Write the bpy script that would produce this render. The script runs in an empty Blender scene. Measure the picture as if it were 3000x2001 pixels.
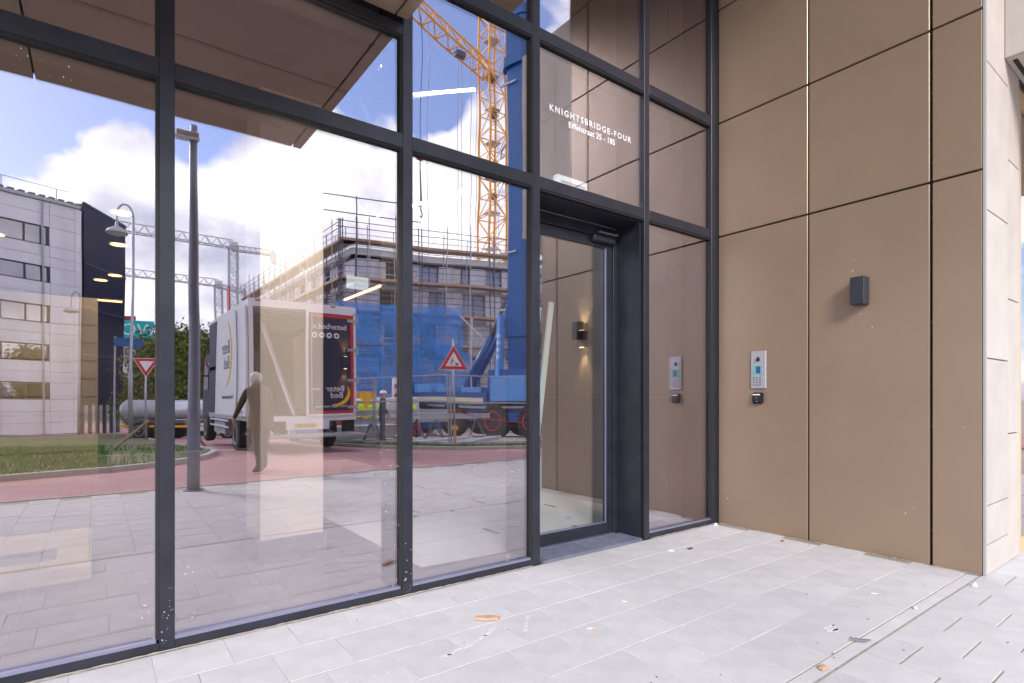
import bpy, bmesh, math, random
from mathutils import Vector, Matrix
random.seed(7)
sc = bpy.context.scene
COL = sc.collection
rad = math.radians

# ------------------------------------------------------------------ camera
cam_d = bpy.data.cameras.new('camera'); cam = bpy.data.objects.new('camera', cam_d); COL.objects.link(cam)
cam.location = (-4.797, -3.100, 1.2)
cam.rotation_euler = (rad(90), 0, rad(-36.82))
cam_d.sensor_width = 36; cam_d.lens = 19.553; cam_d.shift_y = 0.0555
cam_d.clip_start = 0.05; cam_d.clip_end = 2000
sc.camera = cam

# ------------------------------------------------------------------ sky and sun
SUN = Vector((-0.40, -0.78, 0.48)).normalized()
world = bpy.data.worlds.new('World'); sc.world = world; world.use_nodes = True
nt = world.node_tree; nt.nodes.clear()
def N(t, **k):
    n = nt.nodes.new(t)
    for a, b in k.items(): setattr(n, a, b)
    return n
L = nt.links.new
sky = N('ShaderNodeTexSky', sky_type='NISHITA', sun_disc=False)
sky.sun_elevation = math.asin(SUN.z); sky.sun_rotation = math.atan2(SUN.x, SUN.y)
sky.air_density = 1.0; sky.dust_density = 0.6; sky.ozone_density = 3.5
bgs = N('ShaderNodeBackground'); bgs.inputs[1].default_value = 0.15
tn = N('ShaderNodeVectorMath', operation='MULTIPLY'); tn.inputs[1].default_value = (1.12, 1.02, 1.12)
L(sky.outputs[0], tn.inputs[0]); L(tn.outputs[0], bgs.inputs[0])
tc = N('ShaderNodeTexCoord')
mp = N('ShaderNodeMapping'); mp.inputs['Scale'].default_value = (1, 1, 1.55); mp.inputs['Location'].default_value = (3.1, 0.7, 0.35)
L(tc.outputs['Generated'], mp.inputs[0])
n1 = N('ShaderNodeTexNoise'); n1.inputs['Scale'].default_value = 2.6; n1.inputs['Detail'].default_value = 10; n1.inputs['Roughness'].default_value = 0.56; n1.inputs['Distortion'].default_value = 0.25
L(mp.outputs[0], n1.inputs['Vector'])
def hole(v, inner, outer, amount, prev):       # open patches of blue between the clouds
    d = N('ShaderNodeVectorMath', operation='DOT_PRODUCT'); d.inputs[1].default_value = Vector(v).normalized()
    L(tc.outputs['Generated'], d.inputs[0])
    m = N('ShaderNodeMapRange', interpolation_type='SMOOTHSTEP')
    m.inputs[1].default_value = math.cos(rad(outer)); m.inputs[2].default_value = math.cos(rad(inner)); m.inputs[3].default_value = 0; m.inputs[4].default_value = amount
    L(d.outputs['Value'], m.inputs[0])
    s = N('ShaderNodeMath', operation='SUBTRACT'); L(prev, s.inputs[0]); L(m.outputs[0], s.inputs[1])
    return s.outputs[0]
h = n1.outputs[0]
h = hole((-0.08, -0.92, 0.40), 5, 15, 0.22, h)
h = hole((-0.50, -0.75, 0.45), 5, 26, 0.16, h)
h = hole((0.16, -0.92, 0.372), 1.5, 6.5, 0.20, h)
h = hole((0.365, -0.805, 0.47), 2, 8, 0.20, h)
h = hole((0.42, -0.73, 0.55), 2, 9, 0.16, h)
h = hole((0.25, -0.80, 0.20), 4, 22, -0.10, h)
h = hole((0.0, -0.95, 0.27), 3, 10, -0.16, h)
h = hole((0.27, -0.88, 0.36), 2, 6, -0.12, h)
ramp = N('ShaderNodeValToRGB'); ramp.color_ramp.elements[0].position = 0.438; ramp.color_ramp.elements[1].position = 0.49
L(h, ramp.inputs[0])
n2 = N('ShaderNodeTexNoise'); n2.inputs['Scale'].default_value = 5.5; n2.inputs['Detail'].default_value = 6; n2.inputs['Roughness'].default_value = 0.5
mp2 = N('ShaderNodeMapping'); mp2.inputs['Location'].default_value = (0.4, 1.3, 0.2); L(mp.outputs[0], mp2.inputs[0]); L(mp2.outputs[0], n2.inputs['Vector'])
cr = N('ShaderNodeValToRGB'); e = cr.color_ramp.elements
e[0].position = 0.38; e[0].color = (0.46, 0.49, 0.58, 1); e[1].position = 0.60; e[1].color = (1.0, 0.99, 0.98, 1)
L(n2.outputs[0], cr.inputs[0])
bgc = N('ShaderNodeBackground'); bgc.inputs[1].default_value = 1.65; L(cr.outputs[0], bgc.inputs[0])
mix = N('ShaderNodeMixShader'); L(ramp.outputs[0], mix.inputs[0]); L(bgs.outputs[0], mix.inputs[1]); L(bgc.outputs[0], mix.inputs[2])
bgv = N('ShaderNodeBackground'); bgv.inputs[0].default_value = (0.46, 0.60, 1.0, 1); bgv.inputs[1].default_value = 1.9      # thin high veil that pales the blue
mv = N('ShaderNodeMixShader'); mv.inputs[0].default_value = 0.17; L(bgs.outputs[0], mv.inputs[1]); L(bgv.outputs[0], mv.inputs[2]); L(mv.outputs[0], mix.inputs[1])
wo = N('ShaderNodeOutputWorld'); L(mix.outputs[0], wo.inputs[0])
sl = bpy.data.lights.new('sun', 'SUN'); sl.energy = 2.0; sl.angle = rad(14); sl.color = (1, 0.96, 0.9)
so = bpy.data.objects.new('sun', sl); COL.objects.link(so); so.rotation_euler = (-SUN).to_track_quat('-Z', 'Y').to_euler(); so.location = SUN * 60
vs = sc.view_settings; vs.view_transform = 'Standard'; vs.look = 'None'; vs.gamma = 1; vs.use_curve_mapping = False
vs.exposure = 0.80
sc.render.engine = 'CYCLES'
sc.cycles.max_bounces = 10; sc.cycles.transparent_max_bounces = 24; sc.cycles.glossy_bounces = 6
sc.cycles.sample_clamp_indirect = 6.0

# ------------------------------------------------------------------ materials
M = {}
def mat(name, col, rough=0.6, metal=0.0, var=0.0, vscale=3.0, bump=0.0, bscale=60.0, rnd=0.0, emit=0, ecol=None, streak=None, coat=0.0, spec=None):
    m = bpy.data.materials.new(name); m.use_nodes = True; t = m.node_tree; b = t.nodes['Principled BSDF']
    b.inputs['Base Color'].default_value = (*col, 1); b.inputs['Roughness'].default_value = rough; b.inputs['Metallic'].default_value = metal
    if spec is not None: b.inputs['Specular IOR Level'].default_value = spec
    if coat: b.inputs['Coat Weight'].default_value = coat; b.inputs['Coat Roughness'].default_value = 0.15
    co = t.nodes.new('ShaderNodeTexCoord'); src = co.outputs['Object']
    if streak:
        mpn = t.nodes.new('ShaderNodeMapping'); mpn.inputs['Scale'].default_value = streak; t.links.new(src, mpn.inputs[0]); src = mpn.outputs[0]
    cur = None
    if var > 0:
        n = t.nodes.new('ShaderNodeTexNoise'); n.inputs['Scale'].default_value = vscale; n.inputs['Detail'].default_value = 8; n.inputs['Roughness'].default_value = 0.6
        t.links.new(src, n.inputs['Vector'])
        mr = t.nodes.new('ShaderNodeMapRange'); mr.inputs[1].default_value = 0.3; mr.inputs[2].default_value = 0.7; mr.inputs[3].default_value = 1 - var; mr.inputs[4].default_value = 1 + var
        t.links.new(n.outputs[0], mr.inputs[0]); cur = mr.outputs[0]
    if rnd > 0:
        oi = t.nodes.new('ShaderNodeObjectInfo'); mr = t.nodes.new('ShaderNodeMapRange'); mr.inputs[3].default_value = 1 - rnd; mr.inputs[4].default_value = 1 + rnd
        t.links.new(oi.outputs['Random'], mr.inputs[0])
        if cur is not None:
            mm = t.nodes.new('ShaderNodeMath'); mm.operation = 'MULTIPLY'; t.links.new(cur, mm.inputs[0]); t.links.new(mr.outputs[0], mm.inputs[1]); cur = mm.outputs[0]
        else: cur = mr.outputs[0]
    if cur is not None:
        v = t.nodes.new('ShaderNodeVectorMath'); v.operation = 'SCALE'; v.inputs[0].default_value = col; t.links.new(cur, v.inputs['Scale'])
        t.links.new(v.outputs[0], b.inputs['Base Color'])
    if bump > 0:
        n = t.nodes.new('ShaderNodeTexNoise'); n.inputs['Scale'].default_value = bscale; n.inputs['Detail'].default_value = 5; t.links.new(co.outputs['Object'], n.inputs['Vector'])
        bp = t.nodes.new('ShaderNodeBump'); bp.inputs['Strength'].default_value = bump; bp.inputs['Distance'].default_value = 0.01
        t.links.new(n.outputs[0], bp.inputs['Height']); t.links.new(bp.outputs[0], b.inputs['Normal'])
    if emit: b.inputs['Emission Color'].default_value = (*(ecol or col), 1); b.inputs['Emission Strength'].default_value = emit
    M[name] = m; return m

def glass_mat(name, base, graze, tint, wav=0.0):
    m = bpy.data.materials.new(name); m.use_nodes = True; t = m.node_tree; t.nodes.clear()
    o = t.nodes.new('ShaderNodeOutputMaterial'); mx = t.nodes.new('ShaderNodeMixShader')
    tr = t.nodes.new('ShaderNodeBsdfTransparent'); tr.inputs[0].default_value = (*tint, 1)
    g = t.nodes.new('ShaderNodeBsdfGlossy'); g.inputs['Roughness'].default_value = 0.0; g.inputs[0].default_value = (0.98, 0.95, 1.0, 1)
    lw = t.nodes.new('ShaderNodeLayerWeight'); lw.inputs[0].default_value = 0.5
    pw = t.nodes.new('ShaderNodeMath'); pw.operation = 'POWER'; pw.inputs[1].default_value = 4
    ml = t.nodes.new('ShaderNodeMath'); ml.operation = 'MULTIPLY_ADD'; ml.inputs[1].default_value = graze; ml.inputs[2].default_value = base
    t.links.new(lw.outputs['Facing'], pw.inputs[0]); t.links.new(pw.outputs[0], ml.inputs[0]); t.links.new(ml.outputs[0], mx.inputs[0])
    t.links.new(tr.outputs[0], mx.inputs[1]); t.links.new(g.outputs[0], mx.inputs[2]); t.links.new(mx.outputs[0], o.inputs[0])
    if wav:
        co = t.nodes.new('ShaderNodeTexCoord'); n = t.nodes.new('ShaderNodeTexNoise'); n.inputs['Scale'].default_value = 1.1; n.inputs['Detail'].default_value = 1
        t.links.new(co.outputs['Object'], n.inputs['Vector'])
        bp = t.nodes.new('ShaderNodeBump'); bp.inputs['Strength'].default_value = 1.0; bp.inputs['Distance'].default_value = wav
        t.links.new(n.outputs[0], bp.inputs['Height']); t.links.new(bp.outputs[0], g.inputs['Normal']); 
    M[name] = m; return m

glass_mat('coated_glass', 0.31, 0.50, (0.96, 0.935, 0.97), 0.0018)
glass_mat('door_glass', 0.20, 0.50, (0.94, 0.95, 0.94), 0.0006)
glass_mat('far_glass', 0.35, 0.5, (0.25, 0.27, 0.3))
mat('frame_black', (0.028, 0.029, 0.041), 0.34, 0.25, 0.25, 6, 0.05, 300)
mat('gasket', (0.012, 0.012, 0.014), 0.7)
mat('bead', (0.30, 0.30, 0.42), 0.3, 0.6)
mat('bronze_panel', (0.305, 0.220, 0.152), 0.34, 0.25, 0.07, 1.1, 0.35, 1.7, 0.03)
mat('joint_dark', (0.02, 0.016, 0.014), 0.8)
mat('aluminium', (0.62, 0.62, 0.66), 0.35, 0.8, 0.08, 12)
mat('steel', (0.42, 0.41, 0.43), 0.42, 0.35, 0.10, 20)
mat('lens', (0.01, 0.01, 0.015), 0.06)
mat('screen_green', (0.10, 0.36, 0.30), 0.3, emit=0.12)
mat('screen_blue', (0.02, 0.06, 0.24), 0.2, emit=0.08)
mat('anthracite', (0.032, 0.033, 0.045), 0.5, 0.1, 0.15, 20)
mat('white_paint', (0.78, 0.78, 0.78), 0.55, 0, 0.04, 4)
mat('limestone', (0.50, 0.452, 0.40), 0.8, 0, 0.09, 3.0, 0.25, 30, 0.05)
mat('paver', (0.555, 0.542, 0.545), 0.82, 0, 0.09, 5.0, 0.35, 140, 0.04)
mat('joint_sand', (0.37, 0.32, 0.27), 0.95, 0, 0.2, 25, 0.5, 200)
mat('bluestone', (0.15, 0.165, 0.23), 0.7, 0, 0.25, 9, 0.2, 90)
mat('sticker_white', (0.85, 0.85, 0.88), 0.6)
mat('lobby_tile', (0.20, 0.20, 0.215), 0.4, 0, 0.10, 2.5, 0, 1, 0.06)
mat('grout', (0.46, 0.46, 0.47), 0.8)
mat('wall_tile', (0.21, 0.20, 0.195), 0.45, 0, 0.06, 2, 0, 1, 0.03)
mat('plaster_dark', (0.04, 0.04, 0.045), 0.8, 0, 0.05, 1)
mat('plastic_grey', (0.22, 0.22, 0.25), 0.5)
mat('plaster_white', (0.66, 0.65, 0.62), 0.8, 0, 0.04, 2)
mat('cream_board', (0.70, 0.60, 0.40), 0.6, 0, 0.05, 2)
mat('column_cream', (0.86, 0.79, 0.60), 0.7, 0, 0.04, 2)
mat('cover_sheet', (0.70, 0.78, 0.76), 0.6, 0, 0.06, 2)
mat('tape_grey', (0.10, 0.10, 0.12), 0.6)
mat('lamp_white', (1, 1, 1), 0.4, emit=12.0)
mat('lamp_warm', (1, 0.72, 0.30), 0.4, emit=5.0, ecol=(1, 0.58, 0.2))
mat('exit_glow', (0.75, 0.92, 0.86), 0.4, emit=0.55)
mat('silver_tank', (0.72, 0.72, 0.78), 0.3, 0.4, 0.05, 1)
mat('wood', (0.36, 0.25, 0.15), 0.75, 0, 0.25, 8, 0.2, 40, 0.1)
mat('deck_wood', (0.42, 0.28, 0.19), 0.8, 0, 0.3, 5, 0.2, 30, 0.15)
mat('brick_red_part', (0.28, 0.10, 0.08), 0.85, 0, 0.2, 10)
mat('galvanised', (0.42, 0.43, 0.46), 0.5, 0.5, 0.15, 8)
mat('dark_steel', (0.13, 0.13, 0.17), 0.5, 0.4, 0.1, 8)
mat('post_grey', (0.25, 0.26, 0.32), 0.45, 0.3, 0.08, 5)
mat('tyre', (0.02, 0.02, 0.022), 0.85, 0, 0.2, 20)
mat('crane_blue', (0.003, 0.085, 0.30), 0.36, 0.0, 0.06, 3, coat=0.3)
mat('crane_blue_light', (0.08, 0.29, 0.66), 0.4, 0.0, 0.06, 3, coat=0.3)
mat('rim_red', (0.52, 0.03, 0.05), 0.45)
mat('sign_red', (0.60, 0.02, 0.035), 0.4)
mat('orange_steel', (0.85, 0.40, 0.02), 0.45, 0, 0.08, 4)
mat('grey_steel', (0.50, 0.50, 0.53), 0.5, 0.1, 0.1, 4)
mat('truck_white', (0.80, 0.80, 0.84), 0.35, 0, 0.03, 1.5, coat=0.3)
mat('truck_inner', (0.62, 0.54, 0.36), 0.7, 0, 0.08, 4)
mat('navy_print', (0.012, 0.014, 0.055), 0.4, coat=0.2)
mat('print_white', (0.85, 0.85, 0.88), 0.5)
mat('print_yellow', (0.85, 0.50, 0.01), 0.5)
mat('print_navy', (0.02, 0.03, 0.08), 0.5)
mat('plate_yellow', (0.80, 0.55, 0.05), 0.5)
mat('office_panel', (0.80, 0.77, 0.80), 0.6, 0, 0.10, 0.6, 0, 1, 0.03, streak=(1.6, 1.6, 0.35))
mat('office_frame', (0.03, 0.035, 0.08), 0.5)
mat('ribbed_navy', (0.032, 0.038, 0.09), 0.5, 0.2, 0.12, 2)
mat('teal', (0.0, 0.42, 0.44), 0.5, emit=0.15)
mat('concrete', (0.42, 0.41, 0.42), 0.85, 0, 0.15, 1.5, 0.2, 20)
mat('sheeting', (0.70, 0.68, 0.76), 0.6, 0, 0.22, 1.2, 0.6, 6, 0.12, streak=(3, 3, 0.6))
mat('insul_blue', (0.36, 0.42, 0.62), 0.7, 0, 0.15, 2, 0, 1, 0.12)
mat('roof_white', (0.78, 0.78, 0.82), 0.6, 0, 0.05, 1)
mat('void', (0.018, 0.018, 0.022), 0.9)
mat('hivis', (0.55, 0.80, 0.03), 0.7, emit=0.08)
mat('hivis_orange', (0.85, 0.22, 0.02), 0.7)
mat('skin', (0.55, 0.33, 0.25), 0.55)
mat('hair_white', (0.70, 0.66, 0.62), 0.7, 0, 0.15, 40, 0.4, 120)
mat('jacket_brown', (0.095, 0.050, 0.024), 0.85, 0, 0.35, 9, 1.0, 14)
mat('trousers_grey', (0.075, 0.065, 0.055), 0.85, 0, 0.15, 12, 0.2, 60)
mat('shoe', (0.045, 0.03, 0.02), 0.6)
mat('workwear', (0.03, 0.04, 0.08), 0.8)
mat('helmet_white', (0.8, 0.8, 0.8), 0.4)
mat('leaf', (0.17, 0.20, 0.03), 0.6, 0, 0.45, 1.5)
mat('bark', (0.09, 0.065, 0.045), 0.9, 0, 0.3, 8, 0.5, 30)
mat('grass_blade', (0.09, 0.21, 0.03), 0.7, 0, 0.4, 0.8)
mat('soil', (0.17, 0.125, 0.09), 0.95, 0, 0.3, 4, 0.5, 20)
mat('site_ground', (0.34, 0.29, 0.25), 0.95, 0, 0.25, 1.5, 0.4, 8)
mat('kerb', (0.46, 0.44, 0.43), 0.85, 0, 0.12, 6, 0.2, 60)
mat('container_red', (0.45, 0.05, 0.03), 0.6)
mat('paper', (0.68, 0.67, 0.68), 0.8)
mat('filter_tan', (0.65, 0.40, 0.18), 0.8)
mat('leaf_red', (0.30, 0.03, 0.04), 0.6)
mat('chip_wood', (0.50, 0.32, 0.21), 0.8, 0, 0.15, 30)
# blue scaffold netting: woven, half open
def net_mat():
    m = bpy.data.materials.new('blue_net'); m.use_nodes = True; t = m.node_tree; b = t.nodes['Principled BSDF']
    b.inputs['Base Color'].default_value = (0.01, 0.27, 0.80, 1); b.inputs['Roughness'].default_value = 0.8
    co = t.nodes.new('ShaderNodeTexCoord'); n = t.nodes.new('ShaderNodeTexNoise'); n.inputs['Scale'].default_value = 0.6; n.inputs['Detail'].default_value = 4
    mr = t.nodes.new('ShaderNodeMapRange'); mr.inputs[1].default_value = 0.3; mr.inputs[2].default_value = 0.7; mr.inputs[3].default_value = 0.30; mr.inputs[4].default_value = 0.72
    t.links.new(co.outputs['Object'], n.inputs['Vector']); t.links.new(n.outputs[0], mr.inputs[0]); t.links.new(mr.outputs[0], b.inputs['Alpha'])
    M['blue_net'] = m
net_mat()
# small clay pavers of the roadway, too fine to pick apart at their distance
def brick_mat():
    m = bpy.data.materials.new('clay_pavers'); m.use_nodes = True; t = m.node_tree; b = t.nodes['Principled BSDF']
    co = t.nodes.new('ShaderNodeTexCoord'); br = t.nodes.new('ShaderNodeTexBrick'); br.inputs['Scale'].default_value = 1.0
    br.inputs['Brick Width'].default_value = 0.21; br.inputs['Row Height'].default_value = 0.075; br.inputs['Mortar Size'].default_value = 0.006
    br.inputs['Color1'].default_value = (0.40, 0.195, 0.20, 1); br.inputs['Color2'].default_value = (0.50, 0.28, 0.275, 1); br.inputs['Mortar'].default_value = (0.28, 0.18, 0.18, 1)
    n = t.nodes.new('ShaderNodeTexNoise'); n.inputs['Scale'].default_value = 0.7; n.inputs['Detail'].default_value = 6
    mr = t.nodes.new('ShaderNodeMapRange'); mr.inputs[3].default_value = 0.7; mr.inputs[4].default_value = 1.3
    v = t.nodes.new('ShaderNodeVectorMath'); v.operation = 'SCALE'
    t.links.new(co.outputs['Object'], br.inputs['Vector']); t.links.new(co.outputs['Object'], n.inputs['Vector']); t.links.new(n.outputs[0], mr.inputs[0])
    t.links.new(br.outputs['Color'], v.inputs[0]); t.links.new(mr.outputs[0], v.inputs['Scale']); t.links.new(v.outputs[0], b.inputs['Base Color'])
    bp = t.nodes.new('ShaderNodeBump'); bp.inputs['Strength'].default_value = 0.4; bp.inputs['Distance'].default_value = 0.008; bp.invert = True
    t.links.new(br.outputs['Fac'], bp.inputs['Height']); t.links.new(bp.outputs[0], b.inputs['Normal']); b.inputs['Roughness'].default_value = 0.85
    M['clay_pavers'] = m
brick_mat()

# ------------------------------------------------------------------ mesh helpers
class MB:
    def __init__(s): s.v = []; s.f = []
    def add(s, vs_, fs):
        o = len(s.v); s.v += [tuple(p) for p in vs_]; s.f += [tuple(i + o for i in q) for q in fs]; return s
    def box(s, a, b, rz=0, pivot=None):
        x0, x1 = sorted((a[0], b[0])); y0, y1 = sorted((a[1], b[1])); z0, z1 = sorted((a[2], b[2]))
        p = [(x0, y0, z0), (x1, y0, z0), (x1, y1, z0), (x0, y1, z0), (x0, y0, z1), (x1, y0, z1), (x1, y1, z1), (x0, y1, z1)]
        if rz:
            c = pivot or ((x0 + x1) / 2, (y0 + y1) / 2); ca, sa = math.cos(rz), math.sin(rz)
            p = [(c[0] + (x - c[0]) * ca - (y - c[1]) * sa, c[1] + (x - c[0]) * sa + (y - c[1]) * ca, z) for x, y, z in p]
        return s.add(p, [(0, 3, 2, 1), (4, 5, 6, 7), (0, 1, 5, 4), (1, 2, 6, 5), (2, 3, 7, 6), (3, 0, 4, 7)])
    def cbox(s, a, b, c):                         # box with chamfered edges
        bm = bmesh.new(); bmesh.ops.create_cube(bm, size=1)
        for v in bm.verts:
            v.co = Vector([(a[i] + b[i]) / 2 + v.co[i] * abs(b[i] - a[i]) for i in range(3)])
        bmesh.ops.bevel(bm, geom=bm.edges[:], offset=c, segments=1, affect='EDGES', profile=0.5)
        bm.verts.index_update(); s.add([v.co[:] for v in bm.verts], [[v.index for v in f.verts] for f in bm.faces]); bm.free(); return s
    def tube(s, a, b, r, n=8, r2=None, cap=True):
        a, b = Vector(a), Vector(b); d = (b - a)
        if d.length < 1e-6: return s
        d.normalize(); u = d.orthogonal().normalized(); w = d.cross(u); r2 = r if r2 is None else r2
        A = [a + (u * math.cos(2 * math.pi * i / n) + w * math.sin(2 * math.pi * i / n)) * r for i in range(n)]
        B = [b + (u * math.cos(2 * math.pi * i / n) + w * math.sin(2 * math.pi * i / n)) * r2 for i in range(n)]
        f = [(i, (i + 1) % n, n + (i + 1) % n, n + i) for i in range(n)]
        if cap: f += [tuple(range(n - 1, -1, -1)), tuple(range(n, 2 * n))]
        return s.add(A + B, f)
    def beam(s, a, b, w, h_):                     # rectangular bar from a to b
        a, b = Vector(a), Vector(b); d = (b - a).normalized(); up = Vector((0, 0, 1))
        if abs(d.z) > 0.98: up = Vector((0, 1, 0))
        r = d.cross(up).normalized() * w / 2; u = r.cross(d).normalized() * h_ / 2
        p = [a - r - u, a + r - u, a + r + u, a - r + u, b - r - u, b + r - u, b + r + u, b - r + u]
        return s.add(p, [(0, 1, 2, 3), (7, 6, 5, 4), (0, 4, 5, 1), (1, 5, 6, 2), (2, 6, 7, 3), (3, 7, 4, 0)])
    def prism(s, pts, off):                       # planar outline pushed along off
        off = Vector(off); n = len(pts); A = [Vector(p) for p in pts]; B = [p + off for p in A]
        return s.add(A + B, [tuple(range(n - 1, -1, -1)), tuple(range(n, 2 * n))] + [(i, (i + 1) % n, n + (i + 1) % n, n + i) for i in range(n)])
    def path(s, pts, r, n=8):
        for i in range(len(pts) - 1): s.tube(pts[i], pts[i + 1], r, n)
        return s
    def lathe(s, c, prof, n=24):
        o = []; c = Vector(c)
        for r, z in prof:
            o += [c + Vector((r * math.cos(2 * math.pi * i / n), r * math.sin(2 * math.pi * i / n), z)) for i in range(n)]
        f = []
        for k in range(len(prof) - 1):
            f += [(k * n + i, k * n + (i + 1) % n, (k + 1) * n + (i + 1) % n, (k + 1) * n + i) for i in range(n)]
        f += [tuple(range(n - 1, -1, -1)), tuple((len(prof) - 1) * n + i for i in range(n))]
        return s.add(o, f)
    def mesh(s, name, off=(0, 0, 0)):
        me = bpy.data.meshes.new(name); me.from_pydata([(p[0] - off[0], p[1] - off[1], p[2] - off[2]) for p in s.v], [], s.f); me.validate()
        bm = bmesh.new(); bm.from_mesh(me); bmesh.ops.recalc_face_normals(bm, faces=bm.faces); bm.to_mesh(me); bm.free()
        return me
    def build(s, name, m, parent=None, local=False, smooth=False):
        root = parent
        while root is not None and root.parent is not None: root = root.parent
        off = (0, 0, 0) if (root is None or local) else root.location
        me = s.mesh(name, off); me.materials.append(M[m])
        if smooth:
            for p in me.polygons: p.use_smooth = True
        o = bpy.data.objects.new(name, me); COL.objects.link(o); o.parent = parent
        return o
def tag(o, label, cat, group=None):
    o['label'] = label; o['category'] = cat
    if group: o['group'] = group
    return o
def thing(name, loc, label, cat, group=None, rz=0):
    o = bpy.data.objects.new(name, None); COL.objects.link(o); o.location = loc; o.rotation_euler = (0, 0, rz); o.empty_display_size = 0.2
    return tag(o, label, cat, group)
def struct(o): o['kind'] = 'structure'; return o
def stuff(o): o['kind'] = 'stuff'; return o
def B(a, b): return MB().box(a, b)
mat('trim', (0.42, 0.41, 0.42), 0.6, 0.2)
def text(s, size, m, parent, origin, right, up, align='CENTER', name='lettering', depth=0.002, space=1.0, local=False, bold=0.0):
    cu = bpy.data.curves.new('txt', 'FONT'); cu.body = s; cu.size = size; cu.align_x = align; cu.extrude = depth / 2; cu.space_character = space; cu.resolution_u = 3; cu.offset = bold
    to = bpy.data.objects.new('txt', cu); COL.objects.link(to)
    me = bpy.data.meshes.new_from_object(to.evaluated_get(bpy.context.evaluated_depsgraph_get())); bpy.data.objects.remove(to)
    r = Vector(right).normalized(); u = Vector(up).normalized(); n = r.cross(u)
    root = parent
    while root.parent is not None: root = root.parent
    off = Vector((0, 0, 0)) if local else root.location
    o_ = Vector(origin) - off
    mt = Matrix(((r.x, u.x, n.x, o_.x), (r.y, u.y, n.y, o_.y), (r.z, u.z, n.z, o_.z), (0, 0, 0, 1)))
    me.transform(mt); me.materials.clear(); me.materials.append(M[m]); me.name = name
    o = bpy.data.objects.new(name, me); COL.objects.link(o); o.parent = parent
    return o
def depth_of(x, y): return 0.5993 * (x + 4.797) + 0.8006 * (3.1 - y)
def gz(x, y):                                    # the street falls gently away from the entrance
    d = depth_of(x, y); t = max(0.0, min(d, 42.0) - 12.0)
    return -0.048 * t if t > 1 else -0.024 * t * t - 0.0 * t if t <= 1 else 0
def gz(x, y):
    t = max(0.0, min(depth_of(x, y), 42.0) - 11.5)
    return -0.048 * (t * t / 2 if t < 1 else t - 0.5)

# ================================================================== ground
def sheet(name, xs, ys, dz, m):
    v = [(x, y, gz(x, y) + dz) for y in ys for x in xs]; nx = len(xs)
    f = [(j * nx + i, j * nx + i + 1, (j + 1) * nx + i + 1, (j + 1) * nx + i) for j in range(len(ys) - 1) for i in range(nx - 1)]
    return MB().add(v, f).build(name, m, smooth=True)
def span(a, b, s):
    n = max(1, int(round(abs(b - a) / s))); return [a + (b - a) * i / n for i in range(n + 1)]
xs = [-900, -300, -120, -60] + span(-40, 60, 2.0) + [90, 150, 400, 900]
ys = [200, 40, 14] + span(6, -70, 2.0) + [-100, -160, -300, -600, -1200]
struct(sheet('ground', xs, ys, -0.30 + 0.262, 'site_ground'))
# plaza: sand bed, then single slabs
bed = struct(B((-16, 0.0, -0.03), (7.0, -5.5, -0.0035)).build('plaza_paving', 'joint_sand'))
def paver_mesh(w, d, seed):
    rnd = random.Random(seed); bm = bmesh.new(); bmesh.ops.create_cube(bm, size=1)
    for v in bm.verts: v.co = Vector((v.co.x * w + rnd.uniform(-.0012, .0012), v.co.y * d + rnd.uniform(-.0012, .0012), (v.co.z - 0.5) * 0.02))
    bmesh.ops.bevel(bm, geom=[e for e in bm.edges if all(v.co.z > -0.001 for v in e.verts)], offset=0.0012, segments=1, affect='EDGES')
    me = bpy.data.meshes.new('paver'); bm.to_mesh(me); bm.free(); me.materials.append(M['paver']); return me
rowm = [paver_mesh(0.2982, 0.3105, i) for i in range(4)]; colm = [paver_mesh(0.2925, 0.292, i + 9) for i in range(4)]
def paver(me, x, y, parent=bed):
    o = bpy.data.objects.new('paver', me); COL.objects.link(o); o.parent = parent
    o.location = (x, y, random.uniform(-0.0012, 0.0012)); o.rotation_euler = (random.uniform(-.004, .004), random.uniform(-.004, .004), random.uniform(-.004, .004))
rest = []
edges_y = [-0.015, -0.335, -0.652, -0.969, -1.286, -1.60, -1.905]
for r in range(6):
    yc = (edges_y[r] + edges_y[r + 1]) / 2; x = 0.0 - (0.09 if r % 2 else 0.24)
    while x > -15.8:
        if yc < -2.02 or x < 0.0:
            (paver(rowm[random.randrange(4)], x, yc) if x > -6.0 else rest.append((rowm[random.randrange(4)], x, yc)))
        x -= 0.300
# channel strip between the two laying patterns
strip = MB(); strip.box((-15.8, -1.917, -0.012), (-0.02, -1.978, -0.0025)); so_ = strip.build('channel_strip', 'paver', bed)
k = 0; x = 6.8
while x > -15.8:
    y = -1.992 - 0.146 - (0.148 if k % 2 else 0.0)
    if k % 2: rest.append((None, x, -1.992 - 0.070, 0.2905, 0.138))
    while y > -5.4:
        near = (-4.6 < x < 1.0) and y > -3.5
        (paver(colm[random.randrange(4)], x, y) if near else rest.append((colm[random.randrange(4)], x, y)))
        y -= 0.300
    x -= 0.2945; k += 1
mb = MB()
for q in rest:
    w, d = (0.2965, 0.309) if q[0] in rowm else (0.2905, 0.292)
    if q[0] is None: w, d = q[3], q[4]
    z = random.uniform(-.001, .001); mb.box((q[1] - w / 2, q[2] - d / 2, -0.02), (q[1] + w / 2, q[2] + d / 2, z))
stuff(mb.build('outer_pavers', 'paver', bed))
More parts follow.
